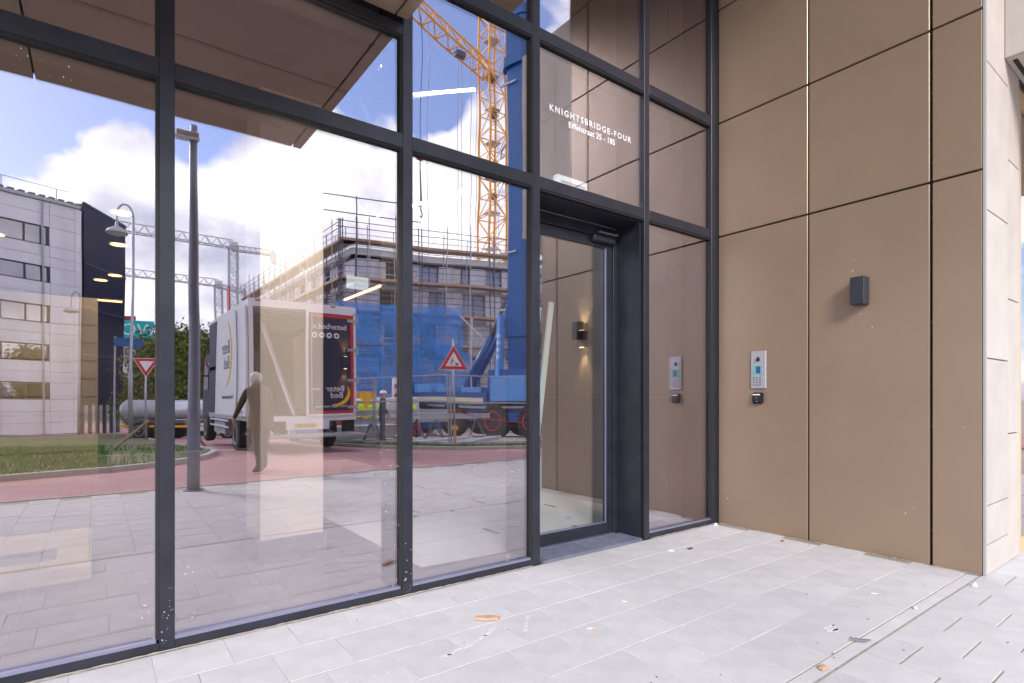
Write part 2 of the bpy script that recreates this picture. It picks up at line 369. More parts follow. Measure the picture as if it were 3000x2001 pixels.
# sand swept against the frame and wall, thin and uneven
def fillet(name, pts, out, seed):
    rnd = random.Random(seed); mb = MB()
    (x0, y0), (x1, y1) = pts; n = int(math.hypot(x1 - x0, y1 - y0) / 0.03); A = []
    for i in range(n + 1):
        t = i / n; w = 0.004 + 0.014 * max(0, math.sin(t * 37) * 0.4 + rnd.uniform(-0.2, 0.8)) ; x = x0 + (x1 - x0) * t; y = y0 + (y1 - y0) * t
        A += [(x, y, 0.004 + rnd.uniform(0, .004)), (x + out[0] * w, y + out[1] * w, 0.0008)]
    return stuff(mb.add(A, [(2 * i, 2 * i + 1, 2 * i + 3, 2 * i + 2) for i in range(n)]).build(name, 'joint_sand', bed))
fillet('sand_fillet', ((-6.5, -0.0045), (-2.3, -0.0045)), (0, -1), 3)
fillet('sand_fillet', ((-1.0, -0.0045), (-0.02, -0.0045)), (0, -1), 4)
fillet('sand_fillet', ((-0.0035, -0.02), (-0.0035, -1.99)), (-1, 0), 5)

# clay roadway, draped, then lawn patches with kerbs
road = struct(sheet('clay_road', span(-40, 40, 1.0), span(-5.56, -64, 1.0), 0.006 - 0.0, 'clay_pavers'))
tagk = MB(); tagk.box((-16, -5.50, -0.06), (7, -5.56, 0.008)); struct(tagk.build('edge_band', 'kerb'))
def patch(name, poly, dz, m, step=0.7):
    bm = bmesh.new(); vs_ = [bm.verts.new((p[0], p[1], 0)) for p in poly]; bm.faces.new(vs_)
    x0 = min(p[0] for p in poly); x1 = max(p[0] for p in poly); y0 = min(p[1] for p in poly); y1 = max(p[1] for p in poly)
    for x in span(x0, x1, step)[1:-1]: bmesh.ops.bisect_plane(bm, geom=bm.verts[:] + bm.edges[:] + bm.faces[:], plane_co=(x, 0, 0), plane_no=(1, 0, 0))
    for y in span(y0, y1, step)[1:-1]: bmesh.ops.bisect_plane(bm, geom=bm.verts[:] + bm.edges[:] + bm.faces[:], plane_co=(0, y, 0), plane_no=(0, 1, 0))
    for v in bm.verts: v.co.z = gz(v.co.x, v.co.y) + dz
    bmesh.ops.recalc_face_normals(bm, faces=bm.faces)
    me = bpy.data.meshes.new(name); bm.to_mesh(me); bm.free(); me.materials.append(M[m])
    o = bpy.data.objects.new(name, me); COL.objects.link(o); return struct(o)
def lawn_mat():
    m = bpy.data.materials.new('lawn'); m.use_nodes = True; t = m.node_tree; b = t.nodes['Principled BSDF']; b.inputs['Roughness'].default_value = 0.9
    co = t.nodes.new('ShaderNodeTexCoord'); n = t.nodes.new('ShaderNodeTexNoise'); n.inputs['Scale'].default_value = 0.45; n.inputs['Detail'].default_value = 7
    r = t.nodes.new('ShaderNodeValToRGB'); e = r.color_ramp.elements
    e[0].position = 0.42; e[0].color = (0.075, 0.13, 0.022, 1); e[1].position = 0.60; e[1].color = (0.20, 0.145, 0.10, 1)
    t.links.new(co.outputs['Object'], n.inputs['Vector']); t.links.new(n.outputs[0], r.inputs[0]); t.links.new(r.outputs[0], b.inputs['Base Color'])
    M['lawn'] = m
lawn_mat()
PA = [(-32, -7.7), (-6.0, -7.75), (-4.6, -8.0), (-3.7, -8.5), (-3.1, -9.2), (-2.75, -10.2), (-2.65, -11.6), (-2.75, -14), (-2.9, -17), (-3.0, -24), (-3.2, -40), (-32, -40)]
PB = [(9.5, -7.3), (6.5, -7.7), (3.7, -8.2), (2.3, -8.7), (1.45, -9.5), (0.9, -11.0), (0.6, -12.8), (0.7, -16), (1.4, -16), (1.7, -13.5), (2.4, -11.2), (4.0, -9.9), (9.5, -8.9)]
patch('lawn', PA, 0.05, 'lawn'); patch('verge', PB, 0.05, 'lawn')
SITE = [(40, -9.2), (9.5, -9.0), (4.2, -10.0), (2.6, -11.4), (1.9, -13.7), (1.6, -17), (1.6, -60), (40, -60)]
patch('site_yard', SITE, 0.035, 'site_ground', 2.0)
def kerb_run(poly):
    mb = MB()
    for a, b in zip(poly[:-1], poly[1:]):
        n = max(1, int(math.dist(a, b) / 1.0))
        for i in range(n):
            p = [a[k] + (b[k] - a[k]) * i / n for k in (0, 1)]; q = [a[k] + (b[k] - a[k]) * (i + 1) / n for k in (0, 1)]
            mb.beam((*p, gz(*p) - 0.02), (*q, gz(*q) - 0.02), 0.12, 0.22)
    return struct(mb.build('kerb', 'kerb'))
kerb_run(PA[:10]); kerb_run(PB[:8])
def blades(name, region, n, inside, seed):
    rnd = random.Random(seed); mb = MB(); c = 0
    while c < n:
        x = rnd.uniform(region[0], region[1]); y = rnd.uniform(region[2], region[3])
        if not inside(x, y): continue
        c += 1; z = gz(x, y) + 0.05; h_ = rnd.uniform(.03, .10); a = rnd.uniform(0, 6.28); w = rnd.uniform(.006, .014); lx = rnd.uniform(-.04, .04); ly = rnd.uniform(-.04, .04)
        mb.add([(x - w * math.cos(a), y - w * math.sin(a), z), (x + w * math.cos(a), y + w * math.sin(a), z), (x + lx, y + ly, z + h_)], [(0, 1, 2)])
    me = bpy.data.meshes.new(name); me.from_pydata(mb.v, [], mb.f); me.materials.append(M['grass_blade'])
    o = bpy.data.objects.new(name, me); COL.objects.link(o); stuff(o); o['label'] = 'short ragged grass blades on the ' + ('lawn' if seed == 1 else 'verge'); o['category'] = 'grass'
def inpoly(poly):
    def f(x, y):
        c = False; n = len(poly)
        for i in range(n):
            (x0, y0), (x1, y1) = poly[i], poly[i - 1]
            if (y0 > y) != (y1 > y) and x < (x1 - x0) * (y - y0) / (y1 - y0) + x0: c = not c
        return c
    return f
ia = inpoly(PA)
blades('lawn_grass', (-13, -2.7, -16, -7.7), 26000, lambda x, y: ia(x, y) and (y > -13 - random.random() * 4) and not (x > -4.6 and y < -8.6 and random.random() > .15), 1)
blades('verge_grass', (0.6, 9.5, -13.5, -7.3), 14000, inpoly(PB), 2)

# ================================================================== glazed front
cw = thing('curtain_wall', (-2.5, 0, 0), 'dark framed glass curtain wall mirroring the street, canopy and sky', 'glass wall')
MX = [(-9.60, -9.54), (-8.36, -8.30), (-7.10, -7.04), (-5.83, -5.765), (-4.556, -4.493), (-3.304, -3.237), (-2.291, -2.222), (-1.072, -1.010), (-0.101, -0.004)]
for a, b in MX:
    top = 6.70 if a > -3.5 else 3.479
    mb = MB(); mb.cbox((a, 0.0, 0.0), (b, 0.0295, top), 0.002); m_ = mb.build('mullion', 'frame_black', cw)
    B((a + 0.006, 0.045, 0.0), (b - 0.006, 0.33, top)).build('mullion_fin', 'frame_black', m_)
    if b > -0.05:
        B((-0.032, -0.006, 0.0), (-0.014, 0.0, top)).build('corner_ridge', 'frame_black', m_)
def transom(x0, x1, z0, z1):
    t_ = MB().cbox((x0, 0.0006, z0), (x1, 0.0295, z1), 0.0015).build('transom', 'frame_black', cw)
    B((x0, 0.006, z0 - 0.014), (x1, 0.0285, z0)).build('gasket', 'gasket', t_)
    B((x0, 0.045, z0), (x1, 0.20, z1)).build('inner_rail', 'frame_black', t_)
def pane(x0, x1, z0, z1):
    return B((x0 - 0.012, 0.0302, z0 - 0.012), (x1 + 0.012, 0.0435, z1 + 0.012)).build('glass_pane', 'coated_glass', cw)
GAPS = [(MX[i][1], MX[i + 1][0]) for i in range(len(MX) - 1)]
for i, (x0, x1) in enumerate(GAPS):
    right = x0 > -3.3; door = abs(x0 + 2.222) < 0.01
    if not door:
        s_ = MB().cbox((x0, 0.0006, 0.0), (x1, 0.0295, 0.045), 0.0015).build('sill_rail', 'frame_black', cw)
        B((x0, 0.004, 0.0455), (x1, 0.029, 0.060)).build('glazing_bead', 'bead', s_)
        pane(x0, x1, 0.06, 2.723)
    transom(x0, x1, 2.723, 2.808)
    if right:
        transom(x0, x1, 3.800, 3.887); transom(x0, x1, 6.62, 6.70)
        p_ = pane(x0, x1, 2.808, 3.80); pane(x0, x1, 3.887, 6.62)
        if door: sign_pane = p_
    else:
        transom(x0, x1, 3.413, 3.473); pane(x0, x1, 2.808, 3.413)
    # black edge seals on the left of each post
    B((x1 - 0.013, 0.004, 0.0), (x1 - 0.0005, 0.0293, 3.40 if not right else 6.6)).build('edge_seal', 'gasket', cw) if not door else None
text('KNIGHTSBRIDGE-FOUR', 0.066, 'sticker_white', sign_pane, (-1.661, 0.0285, 3.335), (1, 0, 0), (0, 0, 1), space=1.36, depth=0.001, bold=0.0014)
text('Eiffelstraat 25 - 185', 0.064, 'sticker_white', sign_pane, (-1.661, 0.0285, 3.262), (1, 0, 0), (0, 0, 1), space=1.02, depth=0.001, bold=0.0012)
# smears and plaster splashes on the glass and posts
rnd = random.Random(21)
def splash(mb, x, z, r, y=0.0297):
    n = 6; ph = rnd.random() * 6
    pts = [(x + r * (0.7 + .5 * rnd.random()) * math.cos(ph + i * 6.283 / n), y, z + r * (0.8 + .7 * rnd.random()) * math.sin(ph + i * 6.283 / n)) for i in range(n)]
    mb.prism(pts, (0, -0.0008, 0))
mb = MB()
for cx_, cz_, n, sx, sz in ((-4.60, .16, 26, .03, .10), (-4.44, .22, 18, .04, .16), (-3.36, .30, 30, .05, .28), (-3.44, .62, 20, .05, .22), (-3.55, .2, 12, .03, .08), (-2.5, .15, 14, .02, .09), (-5.05, 2.64, 8, .09, .05), (-4.86, 2.62, 8, .08, .05), (-2.45, .62, 8, .04, .1)):
    for _ in range(n): splash(mb, cx_ + rnd.gauss(0, sx), max(.065, cz_ + rnd.gauss(0, sz)), rnd.choice((.0010, .0012, .0016, .0028)))
stuff(mb.build('plaster_splash', 'paper', cw))
mb = MB()
for (a, b) in ((-4.556, -4.493), (-3.304, -3.237)):
    for _ in range(20): splash(mb, rnd.uniform(a + .008, b - .008), min(.6, abs(rnd.gauss(0, .14)) + .02), rnd.choice((.0010, .0015, .0026)), -0.0001)
stuff(mb.build('post_splash', 'paper', cw))

# entrance door in its deep reveal
ed = thing('entrance_door', (-1.65, 0.31, 0), 'glazed entrance door with black frame set back in a deep reveal', 'door')
rv = MB(); rv.box((-2.2215, 0.034, 0.0), (-2.196, 0.285, 2.719)); rv.build('reveal_lining', 'frame_black', ed)
MB().box((-1.098, 0.034, 0.0), (-1.0725, 0.285, 2.719)).build('reveal_lining', 'frame_black', ed)
MB().box((-2.196, 0.034, 2.695), (-1.098, 0.285, 2.719)).build('reveal_head', 'frame_black', ed)
for x0, x1, z0, z1 in ((-2.2215, -2.15, 0.0, 2.69), (-1.145, -1.0725, 0.0, 2.69), (-2.15, -1.145, 2.60, 2.69)):
    MB().cbox((x0, 0.287, z0), (x1, 0.35, z1), 0.002).build('door_frame', 'frame_black', ed)
lf = MB().cbox((-2.146, 0.296, 0.022), (-2.075, 0.345, 2.592), 0.002).build('leaf_stile', 'frame_black', ed)
MB().cbox((-1.222, 0.296, 0.022), (-1.149, 0.345, 2.592), 0.002).build('leaf_stile', 'frame_black', ed)
MB().cbox((-2.075, 0.2965, 0.022), (-1.222, 0.3445, 0.115), 0.002).build('leaf_rail', 'frame_black', ed)
MB().cbox((-2.075, 0.2965, 2.51), (-1.222, 0.3445, 2.592), 0.002).build('leaf_rail', 'frame_black', ed)
B((-2.078, 0.310, 0.112), (-1.219, 0.322, 2.513)).build('door_pane', 'door_glass', ed)
MB().box((-2.075, 0.300, 0.115), (-1.222, 0.309, 0.124)).box((-1.231, 0.300, 0.124), (-1.222, 0.309, 2.51)).build('glazing_bead', 'bead', ed)
cl = MB().cbox((-1.42, 0.245, 2.545), (-1.16, 0.2945, 2.60), 0.008).build('door_closer', 'anthracite', ed)
MB().box((-1.20, 0.20, 2.605), (-1.175, 0.24, 2.617)).box((-1.40, 0.205, 2.600), (-1.185, 0.228, 2.612)).build('closer_arm', 'dark_steel', cl)
MB().tube((-2.11, 0.245, 0.75), (-2.11, 0.245, 1.95), 0.016, 14).tube((-2.11, 0.245, 0.95), (-2.11, 0.297, 0.95), 0.009, 8).tube((-2.11, 0.245, 1.75), (-2.11, 0.297, 1.75), 0.009, 8).build('pull_bar', 'steel', ed, smooth=True)
MB().box((-2.196, 0.002, -0.02), (-1.098, 0.262, 0.016)).build('threshold_stone', 'bluestone', ed)
MB().box((-2.146, 0.2625, -0.02), (-1.149, 0.345, 0.020)).build('threshold_bar', 'bead', ed)

# ================================================================== bronze panel wall
pw = thing('panel_wall', (0.02, -1.0, 0), 'wall of wide brown metal cladding panels beside the entrance', 'wall')
B((0.045, -0.003, 0.0), (0.42, -1.985, 6.74)).build('backing_wall', 'joint_dark', pw)
B((0.005, 0.05, 0.0), (0.42, -0.0025, 6.74)).build('corner_infill', 'joint_dark', pw)
ZR = [(0.004, 2.742), (2.757, 3.832), (3.847, 4.922), (4.937, 6.0), (6.015, 6.735)]
YR = [(-0.008, -0.843), (-0.856, -1.698), (-1.716, -1.996)]
for z0, z1 in ZR:
    for y0, y1 in YR:
        MB().cbox((0.0, y0, z0), (0.04, y1, z1), 0.0035).build('panel', 'bronze_panel', pw)
rv_ = MB()
for yj in (-0.849, -1.707):
    for z in (0.25, 1.0, 1.75, 2.5, 2.62, 2.9, 3.4, 3.7, 3.95): rv_.tube((0.044, yj, z), (0.033, yj, z), 0.004, 6)
stuff(rv_.build('rivets', 'aluminium', pw))
B((-0.001, -2.0, 0.002), (0.03, -2.014, 6.74)).build('edge_trim', 'trim', pw)

wl = thing('wall_lamp', (0, -1.262, 2.03), 'small dark box shaped up and down lamp on the brown panels', 'lamp')
MB().cbox((-0.105, -1.312, 1.925), (-0.004, -1.212, 2.138), 0.003).build('housing', 'anthracite', wl)
B((-0.004, -1.295, 1.94), (0.0, -1.23, 2.12)).build('back_plate', 'gasket', wl)
for z in (1.9235, 2.1395): MB().tube((-0.055, -1.262, z - .001), (-0.055, -1.262, z + .001), 0.034, 20).build('lens', 'lens', wl)

ic = thing('intercom', (0, -0.416, 1.46), 'brushed steel intercom panel with camera, screen and keypad', 'intercom')
MB().cbox((-0.014, -0.487, 1.288), (0.0, -0.345, 1.627), 0.004).build('face_plate', 'steel', ic)
_c = MB().lathe((0, 0, 0), [(0.020, -0.001), (0.020, 0.004), (0.014, 0.013), (0.004, 0.017)], 20).build('camera_eye', 'lens', ic); _c.rotation_euler = (0, rad(-90), 0); _c.location = (-0.0145, 0.416 - 0.412, 1.553 - 1.46)
for me_v in _c.data.vertices: me_v.co = me_v.co + Vector(ic.location)
B((-0.0158, -0.432, 1.540), (-0.0135, -0.445, 1.565)).build('speaker_slot', 'aluminium', ic)
B((-0.0158, -0.393, 1.542), (-0.0135, -0.383, 1.563)).build('speaker_slot', 'aluminium', ic)
sc_ = B((-0.0160, -0.368, 1.412), (-0.0135, -0.444, 1.497)).build('screen_surround', 'screen_green', ic)
B((-0.0168, -0.396, 1.424), (-0.0155, -0.436, 1.488)).build('display', 'screen_blue', sc_)
for i in range(4):
    MB().tube((-0.013, -0.457, 1.49 - i * .0222), (-0.021, -0.457, 1.49 - i * .0222), 0.0055, 12, 0.0042).build('button', 'aluminium', ic)
    for j in range(3):
        MB().tube((-0.013, -0.376 - j * .029, 1.388 - i * .0215), (-0.021, -0.376 - j * .029, 1.388 - i * .0215), 0.0062, 12, 0.0046).build('button', 'dark_steel', ic)
rd = thing('card_reader', (0, -0.413, 1.2), 'small black rounded card reader below the steel intercom', 'card reader')
MB().cbox((-0.034, -0.464, 1.152), (0.0, -0.362, 1.252), 0.012).build('housing', 'lens', rd)
B((-0.0352, -0.444, 1.228), (-0.033, -0.374, 1.2385)).build('status_strip', 'print_white', rd)
MB().tube((-0.0335, -0.41, 1.203), (-0.0348, -0.41, 1.203), 0.0065, 14).build('target_ring', 'dark_steel', rd)
B((-0.035, -0.402, 1.170), (-0.033, -0.422, 1.1735)).build('mark', 'steel', rd)
mb = MB()
for (y, z, r) in ((-1.20, 2.29, .004), (-1.235, 2.25, .003), (-1.19, 2.21, .0045), (-1.28, 2.26, .003), (-1.25, 1.86, .004), (-1.30, 1.84, .003), (-1.18, 1.81, .003), (-0.06, .55, .003), (-1.33, 1.75, .004), (-0.07, .33, .004), (-1.55, .35, .005), (-1.6, .4, .003), (-1.1, .3, .003), (-1.9, 1.0, .003), (-0.1, .25, .006)):
    n = 6; mb.prism([(0.0006, y + r * (0.6 + .6 * rnd.random()) * math.cos(i * 6.283 / n), z + r * (0.6 + .9 * rnd.random()) * math.sin(i * 6.283 / n)) for i in range(n)], (-0.001, 0, 0))
stuff(mb.build('plaster_fleck', 'paper', pw))

mat('wood_tan', (0.55, 0.40, 0.22), 0.6)
# ================================================================== limestone front beside it
ls = thing('limestone_wall', (0.5, -1.99, 0), 'pale limestone slab facing at the right of the brown panels', 'wall')
B((0.43, -1.965, 0.0), (9.0, -0.5, 6.74)).build('core_wall', 'concrete', ls)
B((0.035, -1.99, 0.0), (0.43, -1.9651, 6.74)).build('core_return', 'concrete', ls)
zl = [0.0, 0.205, 0.471, 1.472, 2.477, 3.48, 4.48, 5.48, 6.73]; zr = [0.0, 0.94, 1.93, 2.95, 3.64, 4.6, 5.6, 6.73]
for a, b in zip(zl[:-1], zl[1:]): MB().cbox((0.032, -2.016, a + .004), (0.553, -1.9905, b - .004), .002).build('stone_slab', 'limestone', ls)
for a, b in zip(zr[:-1], zr[1:]): MB().cbox((0.560, -2.016, a + .004), (0.878, -1.9655, b - .004), .002).build('stone_slab', 'limestone', ls)
for k in range(8):
    for a, b in zip(zl[2:-1], zl[3:]): MB().cbox((2.4 + k * .8, -2.016, a + .002), (3.196 + k * .8, -1.9655, b - .002), .002).build('stone_slab', 'limestone', ls)
wn = MB().box((0.882, -1.9985, 0.0), (1.03, -1.966, 3.62)).box((2.33, -1.9985, 0.0), (2.396, -1.966, 3.62)).box((1.03, -1.9985, 0.0), (2.33, -1.966, 0.10)).box((1.03, -1.9985, 3.5), (2.33, -1.966, 3.62)).box((1.60, -1.9985, .10), (1.66, -1.966, 3.5)).build('window_frame', 'wood_tan', ls)
B((1.03, -1.985, 0.10), (2.33, -1.972, 3.5)).build('window_pane', 'far_glass', wn)
by = thing('limestone_bay', (2.0, -2.8, 3.65), 'jutting pale limestone bay high on the right of the facade', 'bay')
B((0.48, -2.018, 3.68), (4.2, -3.555, 6.42)).build('core', 'concrete', by)
for (z0, z1) in ((3.655, 4.084), (4.088, 5.25), (5.254, 6.45)):
    for (y0, y1) in ((-2.019, -2.80), (-2.804, -3.555)): MB().cbox((0.456, y0, z0), (0.479, y1, z1), .002).build('stone_slab', 'limestone', by)
    for k in range(4): MB().cbox((0.456 + k * .94, -3.556, z0), (1.392 + k * .94, -3.582, z1), .002).build('stone_slab', 'limestone', by)
B((0.48, -2.02, 3.650), (4.2, -3.555, 3.679)).build('soffit', 'limestone', by)
B((0.52, -2.05, 3.643), (4.16, -2.075, 3.6495)).build('shadow_gap', 'joint_dark', by)
# canopy over the left bays and the roof slab above the recess
cp = thing('canopy', (-6, -1, 3.487), 'brown panelled overhang with flat soffit above the left glazing', 'canopy')
B((-10.4, -0.0, 3.52), (-3.30, -2.065, 6.74)).build('upper_storey', 'joint_dark', cp)
XR = [(-10.4, -9.05), (-9.04, -7.75), (-7.74, -6.45), (-6.44, -5.152), (-5.14, -3.371), (-3.359, -3.285)]
for x0, x1 in XR:
    for y0, y1 in ((-0.028, -0.894), (-0.908, -2.08)): MB().cbox((x0, y0, 3.487), (x1, y1, 3.518), .003).build('soffit_panel', 'bronze_panel', cp)
    for z0, z1 in ((3.52, 5.1), (5.11, 6.74)): MB().cbox((x0, -2.066, z0), (x1, -2.086, z1), .003).build('fascia_panel', 'bronze_panel', cp)
for z0, z1 in ((3.52, 5.1), (5.11, 6.74)):
    for y0, y1 in ((-0.01, -1.03), (-1.04, -2.064)): MB().cbox((-3.299, y0, z0), (-3.279, y1, z1), .003).build('end_panel', 'bronze_panel', cp)
rf = thing('roof_overhang', (-3, -1, 6.76), 'deep brown roof overhang above the entrance recess', 'roof')
B((-10.4, 8.0, 6.77), (0.0, -3.58, 7.1)).build('roof_slab', 'bronze_panel', rf)
for x0, x1 in ((-3.27, -1.64), (-1.63, -0.01)):
    for y0, y1 in ((-0.02, -1.75), (-1.76, -3.57)): B((x0, y0, 6.750), (x1, y1, 6.769)).build('soffit_panel', 'bronze_panel', rf)

# ================================================================== lobby behind the glass
struct(B((-10.4, 0.35, -0.05), (0.04, 11.4, -0.006)).build('lobby_screed', 'grout'))
lt = struct(B((-10.4, 0.0445, -0.05), (0.04, 0.349, 0.001)).build('lobby_floor', 'lobby_tile'))
tm = MB().box((-0.597, -0.597, -0.006), (0.597, 0.597, 0)).mesh('floor_tile'); tm.materials.append(M['lobby_tile'])
for i in range(8):
    for j in range(9):
        o = bpy.data.objects.new('floor_tile', tm); COL.objects.link(o); o.parent = lt; o.location = (-0.56 - i * 1.2 - 0.38, 0.955 + j * 1.2, 0.0)
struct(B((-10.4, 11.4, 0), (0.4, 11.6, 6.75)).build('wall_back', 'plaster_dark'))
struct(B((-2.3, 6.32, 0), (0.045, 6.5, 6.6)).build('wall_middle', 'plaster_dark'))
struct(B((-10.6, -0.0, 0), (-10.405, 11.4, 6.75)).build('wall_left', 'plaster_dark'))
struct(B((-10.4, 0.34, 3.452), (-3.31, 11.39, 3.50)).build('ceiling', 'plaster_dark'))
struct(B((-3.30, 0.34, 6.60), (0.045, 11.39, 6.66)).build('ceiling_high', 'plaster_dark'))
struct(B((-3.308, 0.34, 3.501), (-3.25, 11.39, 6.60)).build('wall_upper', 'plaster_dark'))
wr = struct(B((0.047, 0.06, 0), (0.40, 11.39, 6.74)).build('wall_right', 'grout'))
for r in range(11):
    z0 = -0.02 + r * 0.617; y = 0.608 - 1.25 if r % 2 == 0 else 0.608 - 0.625
    while y < 6.4:
        a, b = max(y, 0.065), min(y + 1.245, 6.3)
        if b - a > 0.1: B((0.040, a, max(z0, 0.001)), (0.0465, b, min(z0 + 0.613, 6.59))).build('wall_tile', 'wall_tile', wr)
        y += 1.25
co_ = thing('lobby_column', (-3.62, 1.42, 0), 'square cream lobby column with grey plinth behind the glass', 'column')
B((-3.845, 1.20, 0.175), (-3.395, 1.66, 3.451)).build('shaft', 'column_cream', co_)
B((-3.868, 1.178, 0.0), (-3.372, 1.683, 0.174)).build('plinth', 'wall_tile', co_)
cs = tag(MB().prism([(-2.95, 0.44, 0.0015), (-2.24, 0.40, 0.0015), (-0.22, 0.40, 0.0015), (-0.22, 5.0, 0.0015), (-2.95, 5.0, 0.0015)], (0, 0, 0.004)).build('floor_cover', 'cover_sheet'), 'pale protective board laid over the lobby floor', 'floor cover')
for (x, y, l) in ((-1.30, 3.64, .30), (-1.285, 2.92, .18), (-1.258, 2.26, .26), (-1.95, 1.02, .24), (-1.215, .66, .16), (-2.1, 2.2, .16), (-.75, 1.6, .2)):
    B((x - .025, y - l / 2, .0056), (x + .025, y + l / 2, .0066)).build('tape', 'tape_grey', cs)
mbx = thing('mailbox_bank', (-5.3, 7.2, 0), 'cream bank of mailboxes deep in the left of the lobby', 'mailboxes')
B((-7.4, 7.05, 0.0), (-4.77, 7.3, 2.66)).build('casing', 'cream_board', mbx)
for i in range(6):
    for j in range(8): B((-7.3 + i * .42, 7.03, .45 + j * .26), (-6.9 + i * .42, 7.0495, .69 + j * .26)).build('mailbox_door', 'cream_board', mbx)
fr = thing('bench_frame', (-5.2, 2.1, 0), 'low cream timber frame lying on the lobby floor', 'frame')
for a, b in (((-6.2, 1.52, .001), (-4.82, 1.80, .10)), ((-6.2, 2.60, .001), (-4.82, 2.86, .10)), ((-5.02, 1.801, .001), (-4.82, 2.599, .10)), ((-6.2, 1.801, .001), (-6.0, 2.599, .10))):
    MB().cbox(a, b, .004).build('frame_bar', 'cream_board', fr)
bxw = thing('low_box', (-1.7, 5.3, 0), 'low white box on the lobby floor beside the column', 'box')
B((-1.95, 4.86, 0.007), (-1.46, 5.9, 0.17)).build('body', 'plaster_white', bxw); B((-1.96, 4.845, 0.171), (-1.45, 5.91, 0.19)).build('lid', 'plaster_white', bxw)
lb = thing('leaning_boards', (-1.7, 0.82, 0), 'two white boards leaning inside behind the entrance door', 'boards')
MB().beam((-1.71, 0.80, 0.02), (-1.38, 0.85, 2.1), 0.055, 0.02).build('board', 'cover_sheet', lb)
MB().beam((-1.80, 0.84, 0.02), (-1.50, 0.89, 2.05), 0.05, 0.02).build('board', 'cover_sheet', lb)
sgn = tag(B((-2.54, 3.0, 2.44), (-2.29, 3.02, 2.58)).build('exit_sign', 'exit_glow'), 'pale green lit panel hanging in the lobby beyond the truck reflection', 'sign')
MB().tube((-2.415, 3.01, 2.58), (-2.415, 3.01, 6.6), .006, 6).build('hanger', 'dark_steel', sgn)
ex = thing('exit_light', (-1.58, 0.36, 2.95), 'white emergency light box above the entrance door', 'light')
MB().cbox((-1.76, 0.335, 2.82), (-1.41, 0.39, 3.05), .006).build('casing', 'exit_glow', ex); B((-1.72, 0.330, 2.985), (-1.45, 0.3345, 3.005)).build('slot', 'cover_sheet', ex)
# lit lamps of the lobby, and two added before the column
BARS = [((-1.445, 3.538, 5.2), (-0.864, 2.951, 5.2), 'lamp_white', 6.6), ((-0.446, 4.17, 4.2), (-0.589, 3.695, 4.2), 'lamp_white', 6.6), ((-0.9, 4.9, 4.2), (-0.74, 4.445, 4.2), 'lamp_white', 6.6),
        ((-1.113, 5.513, 4.2), (-1.033, 5.265, 4.2), 'lamp_white', 6.6), ((-1.944, 4.622, 4.6), (-2.036, 4.222, 4.6), 'lamp_white', 6.6), ((-1.73, 3.66, 5.4), (-1.90, 3.50, 5.4), 'lamp_white', 6.6),
        ((-1.357, 6.30, 2.9), (-1.357, 4.80, 2.9), 'lamp_warm', 6.6), ((-4.98, 8.887, 2.9), (-4.422, 8.889, 2.9), 'lamp_warm', 3.45)]
names = ['longest bright light bar hanging high in the lobby', 'short steep light bar hanging near the right lobby wall', 'light bar hanging beside the glass post near the hook', 'small light bar hanging above the scaffold rail reflection',
         'short light bar hanging high left among the clouds', 'tiny light bar hanging highest beside the canopy edge', 'warm yellow light bar above the truck rear door reflection', 'thin warm light bar deep in the left lobby']
for (a, b, m_, zt), nm in zip(BARS, names):
    c = [(a[k] + b[k]) / 2 for k in range(3)]
    t_ = thing('light_bar', c, nm, 'light', 'pendant light bars in the lobby')
    MB().beam(a, b, 0.038, 0.02).build('diffuser', m_, t_); MB().beam((a[0], a[1], a[2] + .017), (b[0], b[1], b[2] + .017), 0.052, 0.012).build('rail', 'dark_steel', t_)
    MB().tube((c[0], c[1], c[2] + .02), (c[0], c[1], zt), .004, 5).build('cable', 'dark_steel', t_)
for i, (x, y) in enumerate(((-4.55, 5.118), (-4.53, 6.83), (-4.515, 9.34), (-4.72, 10.0), (-5.9, 5.1), (-5.9, 7.2))):
    w_ = ('nearest', 'second nearest', 'third', 'fourth', 'outer near', 'outer far')[i]
    t_ = thing('downlight', (x, y, 3.45), w_ + ' round warm downlight in the lobby ceiling', 'light', 'round downlights in the lobby ceiling')
    MB().tube((x, y, 3.449), (x, y, 3.440), 0.125, 24).build('trim_ring', 'aluminium', t_); MB().tube((x, y, 3.4395), (x, y, 3.434), 0.10, 24).build('diffuser', 'lamp_warm', t_)
    ld = bpy.data.lights.new('downlight_beam', 'SPOT'); ld.energy = 70; ld.color = (1, .84, .58); ld.spot_size = rad(150); ld.spot_blend = .6; ld.shadow_soft_size = .08
    lo = bpy.data.objects.new('downlight_beam', ld); COL.objects.link(lo); lo.parent = t_; lo.location = (0, 0, -.025)
for i, x in enumerate((-3.80, -3.44)):                # added lamps, put in only to brighten the column front
    t_ = thing('added_column_lamp', (x, 0.78, 3.451), ('left', 'right')[i] + ' added lamp at the ceiling before the cream column', 'light', 'added lamps before the column')
    MB().lathe((x, 0.78, 3.452), [(.062, -.004), (.075, -.004), (.075, .0), (.062, .0)], 20).build('trim_ring', 'gasket', t_)  # flat disc on a solid ceiling, coloured black like a shaded recess
    ld = bpy.data.lights.new('downlight_beam', 'SPOT'); ld.energy = 95; ld.color = (1, .93, .80); ld.spot_size = rad(58); ld.spot_blend = .9; ld.shadow_soft_size = .04  # light of the added lamp, aimed at the column
    lo = bpy.data.objects.new('downlight_beam', ld); COL.objects.link(lo); lo.parent = t_; lo.location = (0, 0, -.012); lo.rotation_euler = (rad(9), 0, 0)
